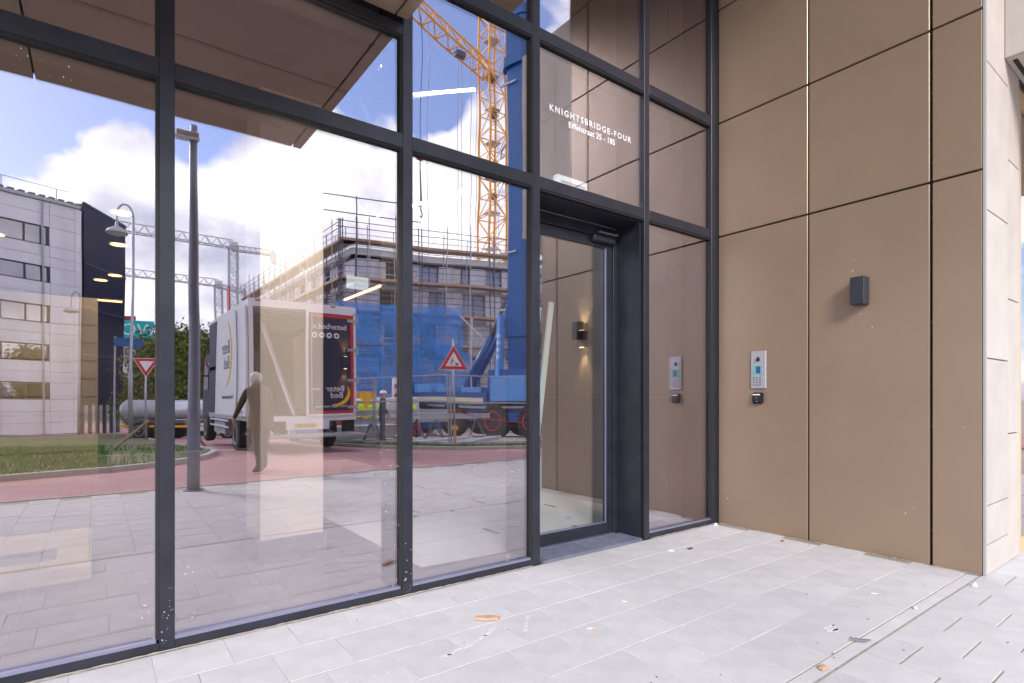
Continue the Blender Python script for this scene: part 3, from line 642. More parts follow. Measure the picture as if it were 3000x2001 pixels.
def inner_lamp(p, out, label, power):
    t_ = thing('wall_sconce', p, label, 'lamp', 'up and down lamps inside the lobby'); o = Vector(out); s_ = Vector((o.y, o.x, 0)); P = Vector(p)
    a = P + o * 0.004 - s_ * .05 - Vector((0, 0, .1)); b = P + o * .10 + s_ * .05 + Vector((0, 0, .1))
    MB().cbox(a, b, .003).build('housing', 'anthracite', t_)
    for sg in (1, -1):
        c = P + o * .052 + Vector((0, 0, sg * .103)); MB().tube(c, c + Vector((0, 0, sg * .002)), .03, 14).build('lens', 'lamp_warm', t_)
        ld = bpy.data.lights.new('spot', 'SPOT'); ld.energy = power; ld.color = (1, .62, .22); ld.spot_size = rad(70); ld.spot_blend = .8; ld.shadow_soft_size = .02
        lo = bpy.data.objects.new('spot', ld); COL.objects.link(lo); lo.parent = t_; lo.location = o * .052 + Vector((0, 0, sg * .12)); lo.rotation_euler = (rad(180) if sg > 0 else 0, 0, 0)
inner_lamp((0.04, 1.86, 1.93), (-1, 0, 0), 'up and down lamp glowing on the tiled lobby side wall', 9)
inner_lamp((-1.361, 6.318, 1.815), (0, -1, 0), 'left glowing up and down lamp on the dark lobby back wall', 9)
inner_lamp((-0.627, 6.318, 1.94), (0, -1, 0), 'right glowing up and down lamp on the dark lobby back wall', 7)

# ================================================================== litter on the paving
def litter(name, mbd, m_, label, cat): return tag(mbd.build(name, m_), label, cat)
litter('wood_chip', MB().prism([(-3.16, -.575, .004), (-3.145, -.56, .004), (-3.075, -.60, .004), (-3.04, -.645, .004), (-3.06, -.655, .004), (-3.12, -.62, .004)], (0.004, 0, .014)), 'chip_wood', 'flat splinter of brown wood lying on the pavers near the glass', 'wood chip')
for (x, y, a, lab) in ((-2.74, -1.033, -.55, 'cigarette end with tan filter on the paving slabs'), (-2.307, -.887, -1.15, 'white cigarette end lying nearest the doorway'), (-.98, -1.71, -1.2, 'white cigarette end near the channel strip by the wall')):
    d = Vector((math.cos(a), math.sin(a), 0)); p = Vector((x, y, .0052))
    t_ = thing('cigarette_end', (x, y, 0), lab, 'cigarette end', 'cigarette ends on the paving')
    MB().tube(p - d * .022, p + d * .008, .004, 8).build('paper_tube', 'paper', t_); MB().tube(p + d * .008, p + d * .024, .004, 8).build('filter', 'filter_tan', t_)
def scrap(x, y, r, m_, lab, nm='paper_scrap', hgt=.012):
    n = 7; mbd = MB(); pts = [(x + r * (0.6 + .7 * rnd.random()) * math.cos(i * 6.283 / n), y + r * (0.5 + .6 * rnd.random()) * math.sin(i * 6.283 / n), .0015) for i in range(n)]
    top = [(x + (p[0] - x) * .45, y + (p[1] - y) * .45, hgt * (0.6 + rnd.random() * .6)) for p in pts]
    mbd.add(pts + top, [tuple(range(n - 1, -1, -1)), tuple(range(n, 2 * n))] + [(i, (i + 1) % n, n + (i + 1) % n, n + i) for i in range(n)])
    litter(nm, mbd, m_, lab, 'litter')
scrap(-.116, -.057, .022, 'paper', 'white crumpled paper scrap in the corner by the glass', hgt=.022)
scrap(-1.177, -.347, .035, 'paper', 'flattened white paper scrap in front of the door')
scrap(-.187, -.722, .018, 'leaf_red', 'small dark red leaf beside the brown wall', 'fallen_leaf')
scrap(-.302, -2.025, .02, 'paper', 'white paper scrap by the limestone pier', hgt=.02)
scrap(-1.049, -1.935, .02, 'paper', 'white paper scrap on the channel strip')
scrap(-2.207, -1.95, .03, 'chip_wood', 'tan wood flake lying on the channel strip', 'wood_flake')
litter('plastic_sliver', MB().prism([(-1.81, -1.90, .003), (-1.78, -1.905, .003), (-1.735, -1.965, .003), (-1.77, -1.955, .003)], (0, 0, .008)), 'plastic_grey', 'grey plastic sliver across the channel strip', 'litter')
litter('dark_tab', B((-1.03, -.39, .0015), (-.975, -.41, .0055)), 'anthracite', 'small dark rectangular tab on the slabs before the doorway', 'litter')
# white paint drips on the slabs
mb = MB()
def drip(pts, w):
    for (x, y) in pts:
        n = 7; a0 = rnd.random(); r = w * (0.5 + rnd.random())
        mb.prism([(x + r * 1.9 * (0.7 + .4 * rnd.random()) * math.cos(a0 + i * 6.283 / n), y + r * .7 * math.sin(a0 + i * 6.283 / n), .0018) for i in range(n)], (0, 0, .0006))
drip([(-3.52 + i * .028, -.845 + .0016 * i * i * (1 if i < 5 else .4) + rnd.uniform(-.006, .006)) for i in range(15)], .012)
drip([(-3.95 + i * .06, -.80 - .008 * i + rnd.uniform(-.01, .01)) for i in range(4)], .005)
drip([(-2.12 + .07 * math.cos(t_), -.26 + .05 * math.sin(t_)) for t_ in (0.8, 1.2, 1.6, 2.0, 2.5, 3.0, 3.5, 3.9)], .007)
drip([(-2.9 - i * .02, -.71 - i * .022) for i in range(7)], .008)
drip([(-1.75 + rnd.gauss(0, .05), -1.78 + rnd.gauss(0, .015)) for i in range(7)], .016)
for _ in range(30): drip([(rnd.uniform(-4.6, -.1), rnd.uniform(-2.6, -.05))], rnd.choice((.0015, .002, .003)))
stuff(mb.build('paint_drips', 'paper', bed))
mb = MB()
for _ in range(90):
    x, y = rnd.uniform(-4.6, -.05), rnd.uniform(-2.9, -.03); r = rnd.choice((.0015, .002, .003, .004)); mb.prism([(x + r * math.cos(i * 1.57 + .3), y + r * math.sin(i * 1.57), .0017) for i in range(4)], (0, 0, r * .7))
stuff(mb.build('grit', 'bark', bed))

# ================================================================== street across the entrance
# square lamp post on the plaza edge
lp = thing('lamp_post', (-3.77, -5.17, 0), 'tall dark grey round lamp post at the plaza edge', 'lamp post')
MB().lathe((-3.77, -5.17, 0), [(0.076, 0), (0.076, 1.1), (0.072, 1.12), (0.058, 3.2), (0.042, 4.78), (0.0, 4.79)], 20).build('post', 'post_grey', lp, smooth=True)
MB().lathe((-3.77, -5.17, 0), [(0.12, 0.0), (0.12, 0.012), (0.08, 0.016)], 20).build('base_plate', 'bluestone', lp)
hd = MB().cbox((-3.99, -5.235, 4.585), (-3.70, -5.105, 4.69), 0.02).build('lamp_head', 'aluminium', lp)
B((-3.97, -5.22, 4.578), (-3.83, -5.12, 4.5845)).build('diffuser', 'cover_sheet', hd)
# goose-neck street lamps
def goose(x, y, h_, r, arm, label):
    z = gz(x, y); t_ = thing('street_lamp', (x, y, z), label, 'street lamp', 'curved street lamps')
    MB().lathe((x, y, z - .05), [(r * 1.7, 0), (r * 1.7, 3.0), (r * 1.1, 3.1), (r, h_ - arm + .05)], 14).build('post', 'galvanised', t_, smooth=True)
    pts = [(x, y, z + h_ - arm)] + [(x - arm * .5 * (1 - math.cos(a)), y, z + h_ - arm + arm * math.sin(a) * .95) for a in [i * math.pi / 12 for i in range(1, 13)]]
    pts.append((x - arm, y, z + h_ - arm - .40)); MB().path(pts, r * .8, 10).build('neck', 'galvanised', t_, smooth=True)
    hd_ = MB().lathe((x - arm, y, z + h_ - arm - .78), [(.37, 0), (.385, .05), (.31, .17), (.15, .27), (.06, .32), (.05, .5)], 24).build('lamp_dish', 'galvanised', t_, smooth=True)
    MB().lathe((x - arm, y, z + h_ - arm - .84), [(.16, 0), (.33, .06)], 20).build('diffuser', 'plaster_white', hd_)
goose(-3.52, -26.0, 10.1, .05, .55, 'tall curved street lamp beside the dark ribbed annex')
goose(-5.5, -37.6, 8.3, .045, .4, 'farther curved street lamp in front of the white office')
# yield sign
def plate(t_, c, pts, th, m_, nm, face=(0, 1)):   # pts in (right, up) of someone facing the plate
    fx, fy = face; r = Vector((-fy, fx, 0)); P = [Vector(c) + r * p[0] + Vector((0, 0, p[1])) for p in pts]
    return MB().prism(P, Vector((fx, fy, 0)) * th).build(nm, m_, t_)
x, y = -3.16, -23.15; z = gz(x, y)
ys_ = thing('yield_sign', (x, y, z), 'red and white downward triangle yield sign on a pole', 'sign')
MB().tube((x, y - .03, z), (x, y - .03, z + 3.25), .038, 10).build('post', 'galvanised', ys_, smooth=True)
def tri(s, cz, up): 
    hh = s * .866
    return [(-s / 2, cz - hh / 3), (s / 2, cz - hh / 3), (0, cz + 2 * hh / 3)] if up else [(-s / 2, cz + hh / 3), (s / 2, cz + hh / 3), (0, cz - 2 * hh / 3)]
plate(ys_, (x, y, z), tri(.86, 3.05, False), .012, 'print_white', 'back_plate'); plate(ys_, (x, y + .012, z), tri(.80, 3.05, False), .004, 'sign_red', 'red_border'); plate(ys_, (x, y + .016, z), tri(.46, 3.05, False), .003, 'print_white', 'white_field')
# roadworks sign
x, y = 2.98, -9.81; z = gz(x, y)
rs = thing('roadworks_sign', (x, y, z), 'red bordered triangle roadworks sign with digging man on a pole', 'sign')
F = (-.35, .94); fx, fy = F
MB().tube((x + .02, y - .045, z), (x + .02, y - .045, z + 2.95), .028, 10).build('post', 'galvanised', rs, smooth=True)
MB().tube((x + .02, y - .045, z), (x + .02, y - .045, z + .55), .042, 10).box((x - .05, y - .11, z + .5), (x + .09, y + .02, z + .62)).build('base_clamp', 'filter_tan', rs)
for s, d, th, m_, nm in ((.80, 0, .01, 'print_white', 'back_plate'), (.76, .011, .004, 'sign_red', 'red_border'), (.46, .016, .003, 'print_white', 'white_field')): plate(rs, (x + fx * d, y + fy * d, z), tri(s, 2.33, True), th, m_, nm, F)
sy = lambda pts, nm: plate(rs, (x + fx * .0195, y + fy * .0195, z), pts, .002, 'navy_print', nm, F)
sy([(-.15, 2.23), (-.07, 2.23), (-.03, 2.23), (-.07, 2.28), (-.10, 2.295), (-.13, 2.26)], 'heap')
sy([(.02, 2.38), (.055, 2.40), (.07, 2.33), (.055, 2.30), (.03, 2.33)], 'figure_torso'); sy([(.005, 2.41), (.03, 2.42), (.028, 2.443), (.005, 2.44)], 'figure_head')
sy([(.055, 2.31), (.07, 2.32), (.115, 2.235), (.095, 2.23)], 'figure_leg'); sy([(.045, 2.31), (.06, 2.31), (.05, 2.235), (.033, 2.235)], 'figure_leg'); sy([(.02, 2.36), (.03, 2.375), (-.04, 2.27), (-.055, 2.275)], 'shovel')
# blue street name plates
x, y = -4.05, -27.5; z = gz(x, y); bs = thing('direction_sign', (x, y, z), 'blue direction boards on a thin grey pole by the annex', 'sign')
MB().tube((x, y, z), (x, y, z + 4.6), .04, 8).build('post', 'galvanised', bs)
B((x - .05, y + .05, z + 4.2), (x + .55, y + .09, z + 4.55)).build('board', 'crane_blue', bs); B((x + .62, y + .05, z + 4.15), (x + 1.0, y + .09, z + 4.5)).build('board', 'crane_blue', bs)
# planted stakes on the lawn
for i, (x, y, dx) in enumerate(((-3.7, -13.5, .75), (-2.95, -13.6, -.5))):
    z = gz(x, y); tag(MB().tube((x - dx, y, z + .02), (x, y, z + .75), .03, 7).build('wooden_stake', 'wood'), ('grey slanting stake leaning right', 'grey slanting stake leaning left')[i] + ' on the soil bed', 'stake', 'slanting stakes on the soil bed')

# ---- people: one skinned body each, clothes told apart by limb
def person(loc, rz, height, joints, radii, bones, cols, label, hair=None, group=None, extra=None):
    me = bpy.data.meshes.new('body'); keys = list(joints); idx = {k: i for i, k in enumerate(keys)}
    me.from_pydata([joints[k] for k in keys], [(idx[a], idx[b]) for a, b, _ in bones], [])
    o = bpy.data.objects.new('tmp', me); COL.objects.link(o)
    o.modifiers.new('s', 'SKIN'); o.modifiers.new('u', 'SUBSURF').levels = 1
    me.skin_vertices[0].data[idx['pelvis']].use_root = True
    for k in keys:
        r = radii[k]; me.skin_vertices[0].data[idx[k]].radius = (r, r) if isinstance(r, (int, float)) else r
    o.modifiers['u'].render_levels = 1
    bpy.context.view_layer.update()
    m2 = bpy.data.meshes.new_from_object(o.evaluated_get(bpy.context.evaluated_depsgraph_get())); bpy.data.objects.remove(o); m2.name = 'body'
    s = height / 1.75
    mats = []
    for _, _, c in bones:
        if c not in mats: mats.append(c)
    m2.materials.clear()
    for c in mats: m2.materials.append(M[c])
    segs = [(Vector(joints[a]), Vector(joints[b]), mats.index(c)) for a, b, c in bones]
    for p in m2.polygons:
        c = p.center; best = (9, 0)
        for a, b, mi in segs:
            d = b - a; t_ = max(0, min(1, (c - a).dot(d) / max(d.length_squared, 1e-9))); q = (c - a - d * t_).length
            if q < best[0]: best = (q, mi)
        if mats[best[1]] == bones[8][2] and c.z > (.80 if hair == 'hair_white' else .86): best = (0, 0)
        p.material_index = best[1]; p.use_smooth = True
    m2.transform(Matrix.Scale(s, 4))
    t_ = thing('person', loc, label, 'person', group, rz)
    bo = bpy.data.objects.new('body', m2); COL.objects.link(bo); bo.parent = t_
    hp = Vector(joints['head']); 
    if hair:
        mb = MB(); rr = .108
        prof = [(0.085, -.05), (.100, 0), (.098, .05), (.075, .095), (.035, .12), (.0, .124)] if hair == 'hair_white' else [(.135, .035), (.125, .04), (.118, .06), (.10, .11), (.06, .14), (0, .147)]
        ho = mb.lathe(hp * s + Vector((0, -.012, -.02)), [(a * s, b * s) for a, b in prof], 18).build('hair' if hair == 'hair_white' else 'helmet', hair, t_, local=True, smooth=True)
    # face
    for sx in (-1, 1):
        MB().lathe(hp * s + Vector((sx * .032, .083, .005)) * s, [(0.0, -.008), (.012, -.004), (.012, .004), (0, .008)], 8).build('eye', 'lens', t_, local=True)
        MB().cbox(hp * s + Vector((sx * .088 - .008, -.03, -.03)) * s, hp * s + Vector((sx * .088 + .008, .015, .03)) * s, .004).build('ear', 'skin', t_, local=True)
    MB().prism([hp * s + Vector(v) * s for v in ((-.012, .088, .0), (.012, .088, .0), (.016, .088, -.03), (-.016, .088, -.03))], (0, .02 * s, -.004)).build('nose', 'skin', t_, local=True)
    MB().cbox(hp * s + Vector((-.025, .082, -.058)) * s, hp * s + Vector((.025, .092, -.050)) * s, .002).build('mouth', 'brick_red_part', t_, local=True)
    return t_
def skeleton(lean=0.0, stride=0.0, armL=(0, 0), armR=(0, 0), top='jacket_brown', leg='trousers_grey'):
    J = {'pelvis': (0, 0, .95), 'waist': (0, lean * .12, 1.10), 'chest': (0, lean * .3, 1.30), 'upper': (0, lean * .38, 1.42), 'neck': (0, lean * .45, 1.50), 'head': (0, lean * .5 + .015, 1.64), 'crown': (0, lean * .5 + .01, 1.69)}
    Rr = {'pelvis': (.155, .12), 'waist': (.165, .125), 'chest': (.175, .125), 'upper': (.15, .10), 'neck': .055, 'head': (.082, .098), 'crown': (.07, .085)}
    Bn = [('pelvis', 'waist', top), ('waist', 'chest', top), ('chest', 'upper', top), ('upper', 'neck', top), ('neck', 'head', 'skin'), ('head', 'crown', 'skin')]
    for sd, sx, st, arm in (('l', -1, stride, armL), ('r', 1, -stride, armR)):
        J[sd + 'hip'] = (sx * .095, 0, .88); J[sd + 'knee'] = (sx * .12, st * .5 + .03, .49); J[sd + 'ankle'] = (sx * .13, st - (.05 if st < 0 else 0), .085); J[sd + 'toe'] = (sx * .15, st + .15, .035); J[sd + 'heel'] = (sx * .13, st - .05, .04)
        Rr.update({sd + 'hip': .105, sd + 'knee': .075, sd + 'ankle': .062, sd + 'toe': (.045, .032), sd + 'heel': (.042, .038)})
        Bn += [('pelvis', sd + 'hip', leg), (sd + 'hip', sd + 'knee', leg), (sd + 'knee', sd + 'ankle', leg), (sd + 'ankle', sd + 'toe', 'shoe'), (sd + 'ankle', sd + 'heel', 'shoe')]
        yb = lean * .37; out, fwd = arm
        J[sd + 'sh'] = (sx * .20, yb, 1.41); J[sd + 'el'] = (sx * (.25 + out), yb - .02 + fwd * .4, 1.13); J[sd + 'wr'] = (sx * (.25 + out * .6), yb + .06 + fwd, .89 + abs(fwd) * .35)
        wx, wy, wz = J[sd + 'wr']; J[sd + 'palm'] = (wx, wy + .02, wz - .075)
        Rr.update({sd + 'sh': .075, sd + 'el': .055, sd + 'wr': .038, sd + 'palm': (.022, .036)})
        Bn += [('upper', sd + 'sh', top), (sd + 'sh', sd + 'el', top), (sd + 'el', sd + 'wr', top), (sd + 'wr', sd + 'palm', 'skin')]
        for k, (dy, ln) in enumerate(((.028, .060), (.010, .072), (-.008, .066), (-.024, .052))):
            a, b = f'{sd}f{k}', f'{sd}g{k}'; J[a] = (wx - sx * .004, wy + .02 + dy, wz - .075 - ln * .6); J[b] = (wx - sx * .022, wy + .028 + dy, wz - .075 - ln)
            Rr[a] = .009; Rr[b] = .0075; Bn += [(sd + 'palm', a, 'skin'), (a, b, 'skin')]
        J[sd + 't'] = (wx - sx * .02, wy + .062, wz - .06); J[sd + 'u'] = (wx - sx * .025, wy + .078, wz - .10); Rr[sd + 't'] = .0105; Rr[sd + 'u'] = .009
        Bn += [(sd + 'palm', sd + 't', 'skin'), (sd + 't', sd + 'u', 'skin')]
    return J, Rr, Bn
J, Rr, Bn = skeleton(.35, .14, (.05, .05), (.06, .16))
for k in ('waist', 'chest'): Rr[k] = (.20, .15)
Rr['pelvis'] = (.185, .14)
person((-2.64, -6.50, .008), rad(180 - 22), 1.63, J, Rr, Bn, None, 'white haired person in a brown jacket walking up to the open truck', 'hair_white')
# coat skirt with folds, collar
man = bpy.data.objects['person']; sc_m = 1.63 / 1.75; v = []; nn_ = 40
for zz, ra, rb in ((1.08, .205, .155), (.98, .215, .165), (.88, .228, .178), (.80, .238, .188), (.76, .240, .190)):
    for i in range(nn_):
        a = 2 * math.pi * i / nn_; k = 1 + (.035 * math.sin(a * 7 + zz * 5) + .02 * math.sin(a * 11 + 2)) * (1.1 - zz) * 3
        v.append((ra * k * math.cos(a) * sc_m, (rb * k * math.sin(a) + .02) * sc_m, zz * sc_m))
MB().add(v, [(r * nn_ + i, r * nn_ + (i + 1) % nn_, (r + 1) * nn_ + (i + 1) % nn_, (r + 1) * nn_ + i) for r in range(4) for i in range(nn_)]).build('coat_skirt', 'jacket_brown', man, local=True, smooth=True)
MB().lathe((0, .155 * sc_m, 1.47 * sc_m), [(.085, -.03), (.088, .03), (.075, .055), (.06, .05)], 18).build('collar', 'jacket_brown', man, local=True, smooth=True)
J, Rr, Bn = skeleton(.1, .05, (.03, .1), (.03, .1), 'hivis', 'workwear')
person((5.0, -21.9, gz(5.0, -21.9) + .035), rad(30), 1.8, J, Rr, Bn, None, 'worker in yellow vest and white helmet, left of two by the orange banner', 'helmet_white', 'site workers')
person((5.5, -21.4, gz(5.5, -21.4) + .035), rad(-140), 1.76, J, Rr, Bn, None, 'worker in yellow vest and white helmet standing just right of another', 'helmet_white', 'site workers')
J, Rr, Bn = skeleton(.2, .1, (.05, .2), (.05, .1), 'hivis', 'workwear')
person((6.68, -19.5, gz(6.68, -19.5) + .035), rad(80), 1.75, J, Rr, Bn, None, 'worker in yellow vest and orange helmet beside the glass post', 'hivis_orange', 'site workers')
J, Rr, Bn = skeleton(.1, .0, (.03, .1), (.03, .1), 'workwear', 'workwear')
person((3.1, -14.9, gz(3.1, -14.9) + .035), rad(-60), 1.78, J, Rr, Bn, None, 'person in dark navy workwear standing behind the truck door', 'helmet_white', 'site workers')

# ---- delivery truck, seen from its open rear
T = thing('delivery_truck', (-.875, -10.15, gz(-1, -12)), 'white box truck with navy rear door open onto its cargo hold', 'truck'); tz0 = T.location.z
X0, X1, YB, YF = -2.10, 0.35, -10.15, -15.55
box = B((X0, YB - .12, .78), (X0 + .05, YF, 3.37)).build('side_panel', 'truck_white', T)
B((X1 - .05, YB - .12, .78), (X1, YF, 3.37)).build('side_panel', 'truck_white', T)
B((X0, YF + .05, .78), (X1, YF, 3.37)).build('front_panel', 'truck_white', T)
rfp = B((X0, YB - .10, 3.371), (X1, YF, 3.43)).build('roof', 'truck_white', T)
for k in range(11): B((X0 + .06, YB - .35 - k * .45, 3.335), (X1 - .06, YB - .41 - k * .45, 3.3695)).build('roof_rib', 'truck_white', rfp)
B((X0, YB - .02, .68), (X1, YF, .78)).build('floor', 'galvanised', T)
for s in (0, 1):
    for k in range(10): 
        xa = X0 + .051 if s == 0 else X1 - .063
        B((xa, YB - .2, .95 + k * .23), (xa + .012, YF + .06, 1.14 + k * .23)).build('lining_board', 'truck_inner', T)
fi = B((X0 + .06, YF + .06, .781), (X1 - .06, YF + .075, 3.33)).build('bulkhead', 'truck_inner', T)
MB().box((X0, YB, .70), (X0 + .09, YB - .12, 3.37)).box((X1 - .09, YB, .70), (X1, YB - .12, 3.37)).box((X0 + .09, YB, 3.27), (X1 - .09, YB - .12, 3.37)).box((X0, YB - .001, 3.371), (X1, YB - .1, 3.44)).build('rear_frame', 'truck_white', T)
B((X0, YB + .012, .66), (X1, YB - .1, .779)).build('rear_sill', 'truck_white', T)
for xx in (-1.9, -.2): B((xx - .06, YB + .004, 3.385), (xx + .06, YB, 3.42)).build('marker_lamp', 'sign_red', T)
# closed right half door with print
dr = B((-.80, YB + .035, .80), (.30, YB + .001, 3.26)).build('rear_door', 'navy_print', T)
MB().box((-.86, YB + .05, .78), (-.80, YB, 3.28)).box((.27, YB + .05, .80), (.31, YB + .0355, 3.26)).box((-.80, YB + .05, .78), (.31, YB + .0355, .83)).box((-.80, YB + .05, 3.22), (.31, YB + .0355, 3.28)).build('door_edge', 'truck_white', dr)
MB().box((-.79, YB + .044, .84), (.26, YB + .0355, .90)).box((.20, YB + .044, .90), (.26, YB + .0355, 3.2)).box((-.79, YB + .044, 3.13), (.20, YB + .0355, 3.20)).build('red_edge_band', 'sign_red', dr)
for z in (3.05, 2.35, 1.62, .95): MB().box((.12, YB + .062, z), (.38, YB + .045, z + .07)).tube((.36, YB + .05, z - .06), (.36, YB + .05, z + .14), .022, 8).build('hinge', 'galvanised', dr)
MB().tube((-.74, YB + .075, .9), (-.74, YB + .075, 3.2), .017, 8).build('lock_rod', 'galvanised', dr)
B((-.78, YB + .095, 1.40), (-.55, YB + .07, 1.45)).build('lock_handle', 'galvanised', dr)
r_, u_ = (-1, 0, 0), (0, 0, 1)
text('beterbed.nl', .185, 'print_white', dr, (-.32, YB + .038, 2.85), r_, u_)
for k in range(4): 
    c = (-.66 + k * .175, YB + .036, 2.70); d_ = MB().tube(c, (c[0], c[1] + .004, c[2]), .066, 18).build('badge', 'print_white', dr)
    (MB().box((c[0] - .03, c[1] + .006, c[2] - .02), (c[0] + .03, c[1] + .0045, c[2] + .02)) if k % 3 else MB().tube((c[0], c[1] + .0045, c[2]), (c[0], c[1] + .006, c[2]), .03, 12)).build('badge_mark', 'navy_print', d_)
text('Beter', .20, 'print_white', dr, (-.18, YB + .038, 1.38), r_, u_); text('Bed', .20, 'print_white', dr, (-.14, YB + .038, 1.22), r_, u_)
text('Beter slapen, beter leven', .075, 'print_white', dr, (-.28, YB + .038, .99), r_, u_)
def moon(parent, c, R_, a0, a1, wmax, right, m_, th=.004, nrm=(0, 1, 0)):
    r = Vector(right); up = Vector((0, 0, 1)); out, inn = [], []
    for i in range(25):
        t_ = i / 24; a = a0 + (a1 - a0) * t_; w = wmax * math.sin(math.pi * t_) ** .8
        out.append(Vector(c) + (r * math.cos(a) + up * math.sin(a)) * R_); inn.append(Vector(c) + (r * math.cos(a) + up * math.sin(a)) * (R_ - w - .001))
    mb = MB(); v = out + inn; nn = Vector(nrm) * th; mb.add([p for p in v] + [p + nn for p in v], [(i, i + 1, 26 + i, 25 + i) for i in range(24)] + [(50 + i, 50 + i + 1, 76 + i, 75 + i) for i in range(24)])
    return mb.build('moon_logo', m_, parent)
moon(dr, (-.12, YB + .037, 1.32), .30, rad(150 - 10), rad(300), .09, r_, 'print_yellow')
# left half door folded flat along the side
ld_ = B((X0 - .06, YB - .05, .80), (X0 - .015, YB - 1.28, 3.28)).build('folded_door', 'truck_white', T)
MB().tube((X0 - .085, YB - .9, .82), (X0 - .085, YB - .9, 3.25), .016, 8).box((X0 - .08, YB - .35, .86), (X0 - .061, YB - 1.15, .92)).box((X0 - .10, YB - .88, .95), (X0 - .061, YB - .98, 1.12)).build('lock_gear', 'galvanised', ld_)
# side print
def side(pts, m_, nm): return MB().prism([(X0 - .001, y, z) for y, z in pts], (-.004, 0, 0)).build(nm, m_, box)
side([(-14.5, .80), (-15.53, .80), (-15.53, 3.35), (-14.15, 3.35), (-14.35, 2.8), (-14.45, 2.2), (-14.5, 1.5)], 'print_navy', 'navy_field')
side([(-14.49, 2.0), (-15.53, 2.0), (-15.53, 2.1), (-14.48, 2.1)], 'sign_red', 'red_stripe')
r_, u_ = (0, -1, 0), (0, 0, 1)
text('Beter', .50, 'print_navy', box, (X0 - .003, -12.95, 2.35), r_, u_); text('Bed', .50, 'print_navy', box, (X0 - .003, -12.85, 1.95), r_, u_)
text('Beter slapen, beter leven', .15, 'print_navy', box, (X0 - .003, -12.7, 1.20), r_, u_)
moon(box, (X0 - .002, -13.05, 2.40), .92, rad(120), rad(262), .16, r_, 'print_yellow', .004, (-1, 0, 0))
# tail lift, plate, underside
lift = MB().box((-1.98, YB + 1.02, .335), (.22, YB + .02, .372)).build('tail_lift', 'galvanised', T)
for xx in (-1.5, -.3): MB().beam((xx, YB - .6, .52), (xx, YB + .3, .345), .07, .07).build('lift_arm', 'dark_steel', lift)
pb = B((-1.30, YB + .01, .46), (-.30, YB - .02, .66)).build('plate_board', 'truck_white', T)
pl = B((-1.12, YB + .018, .50), (-.60, YB + .0105, .61)).build('number_plate', 'plate_yellow', pb); text('8-BTF-68', .10, 'print_navy', pl, (-.86, YB + .020, .522), (-1, 0, 0), (0, 0, 1))
for s in (X0 + .55, X1 - .55): B((s - .05, YB - .2, .50), (s + .05, YF - 1.9, .68)).build('chassis_rail', 'dark_steel', T)
B((X0 + .02, YB - .05, .28), (X0 + .32, YB - .08, .66)).build('mudflap', 'tyre', T); mf2 = B((X1 - .32, YB - .05, .28), (X1 - .02, YB - .08, .66)).build('mudflap', 'tyre', T)
mf = B((X0 + .01, YB - 1.0, .10), (X0 + .46, YB - 1.02, .68)).build('mudflap', 'tyre', T); text('AVIA', .12, 'print_white', mf, (X0 + .24, YB - .996, .32), (-1, 0, 0), (0, 0, 1))
def wheel(parent, c, r, w, ax, rim='galvanised'):
    a = Vector(ax).normalized(); c = Vector(c); q = Vector((0, 0, 1)).rotation_difference(a).to_matrix()
    def lat(prof, m_, nm, p, n=28):
        mb = MB().lathe((0, 0, 0), prof, n); mb.v = [tuple(c + q @ Vector(v)) for v in mb.v]; return mb.build(nm, m_, p)
    wo_ = lat([(r * .55, -w / 2), (r * .9, -w / 2), (r, -w * .36), (r, w * .36), (r * .9, w / 2), (r * .55, w / 2)], 'tyre', 'wheel', parent)
    lat([(r * .30, w * .18), (r * .56, w * .42), (r * .60, w * .53), (r * .54, w * .54), (r * .46, w * .30), (r * .16, w * .24), (r * .14, w * .5), (0.001, w * .5)], rim, 'rim', wo_)
    lat([(r * .45, w * .301), (r * .30, w * .36), (0.001, w * .36)], 'crane_blue' if rim == 'rim_red' else 'dark_steel', 'hub', wo_)
    tb = MB(); u = q @ Vector((1, 0, 0)); v = q @ Vector((0, 1, 0))
    for k in range(24):
        an = k * math.pi / 12; d = u * math.cos(an) + v * math.sin(an); tb.beam(c + d * r * .99 - a * w * .34, c + d * r * 1.0 + a * w * .34, r * .12, r * .03)
    stuff(tb.build('tread', 'tyre', wo_))
    return wo_
for yy in (-11.75, -16.4):
    for xx, ax in ((X0 + .16, (-1, 0, 0)), (X1 - .16, (1, 0, 0))): wheel(T, (xx, yy, .43 + tz0), .43, .26, ax)
B((X0 + .05, -13.2, .25), (X0 + .5, -14.9, .66)).build('fuel_tank', 'galvanised', T)
MB().tube((X0 + .02, -12.5, .45), (X0 + .02, -15.3, .45), .03, 8).tube((X0 + .02, -12.5, .62), (X0 + .02, -15.3, .62), .03, 8).build('side_guard', 'galvanised', T)
cab = MB().prism([(X0 + .08, -15.65, .45), (X0 + .08, -17.35, .45), (X0 + .08, -17.45, 1.2), (X0 + .08, -17.2, 2.35), (X0 + .08, -16.9, 2.55), (X0 + .08, -15.65, 2.6)], (X1 - X0 - .16, 0, 0)).build('cab', 'navy_print', T)
for s in (X0 + .075, X1 - .085): MB().prism([(s, -16.2, 1.5), (s, -17.2, 1.5), (s, -17.05, 2.25), (s, -16.2, 2.3)], (.01, 0, 0)).build('cab_window', 'far_glass', cab)
MB().prism([(X0 + .2, -17.42, 1.4), (X1 - .2, -17.42, 1.4), (X1 - .25, -17.24, 2.3), (X0 + .25, -17.24, 2.3)], (0, -.03, .005)).build('windscreen', 'far_glass', cab)
MB().box((X0 - .22, -17.1, 1.5), (X0 - .04, -17.16, 2.1)).box((X0 - .05, -17.1, 1.9), (X0 + .1, -17.13, 1.95)).build('mirror', 'tyre', cab)
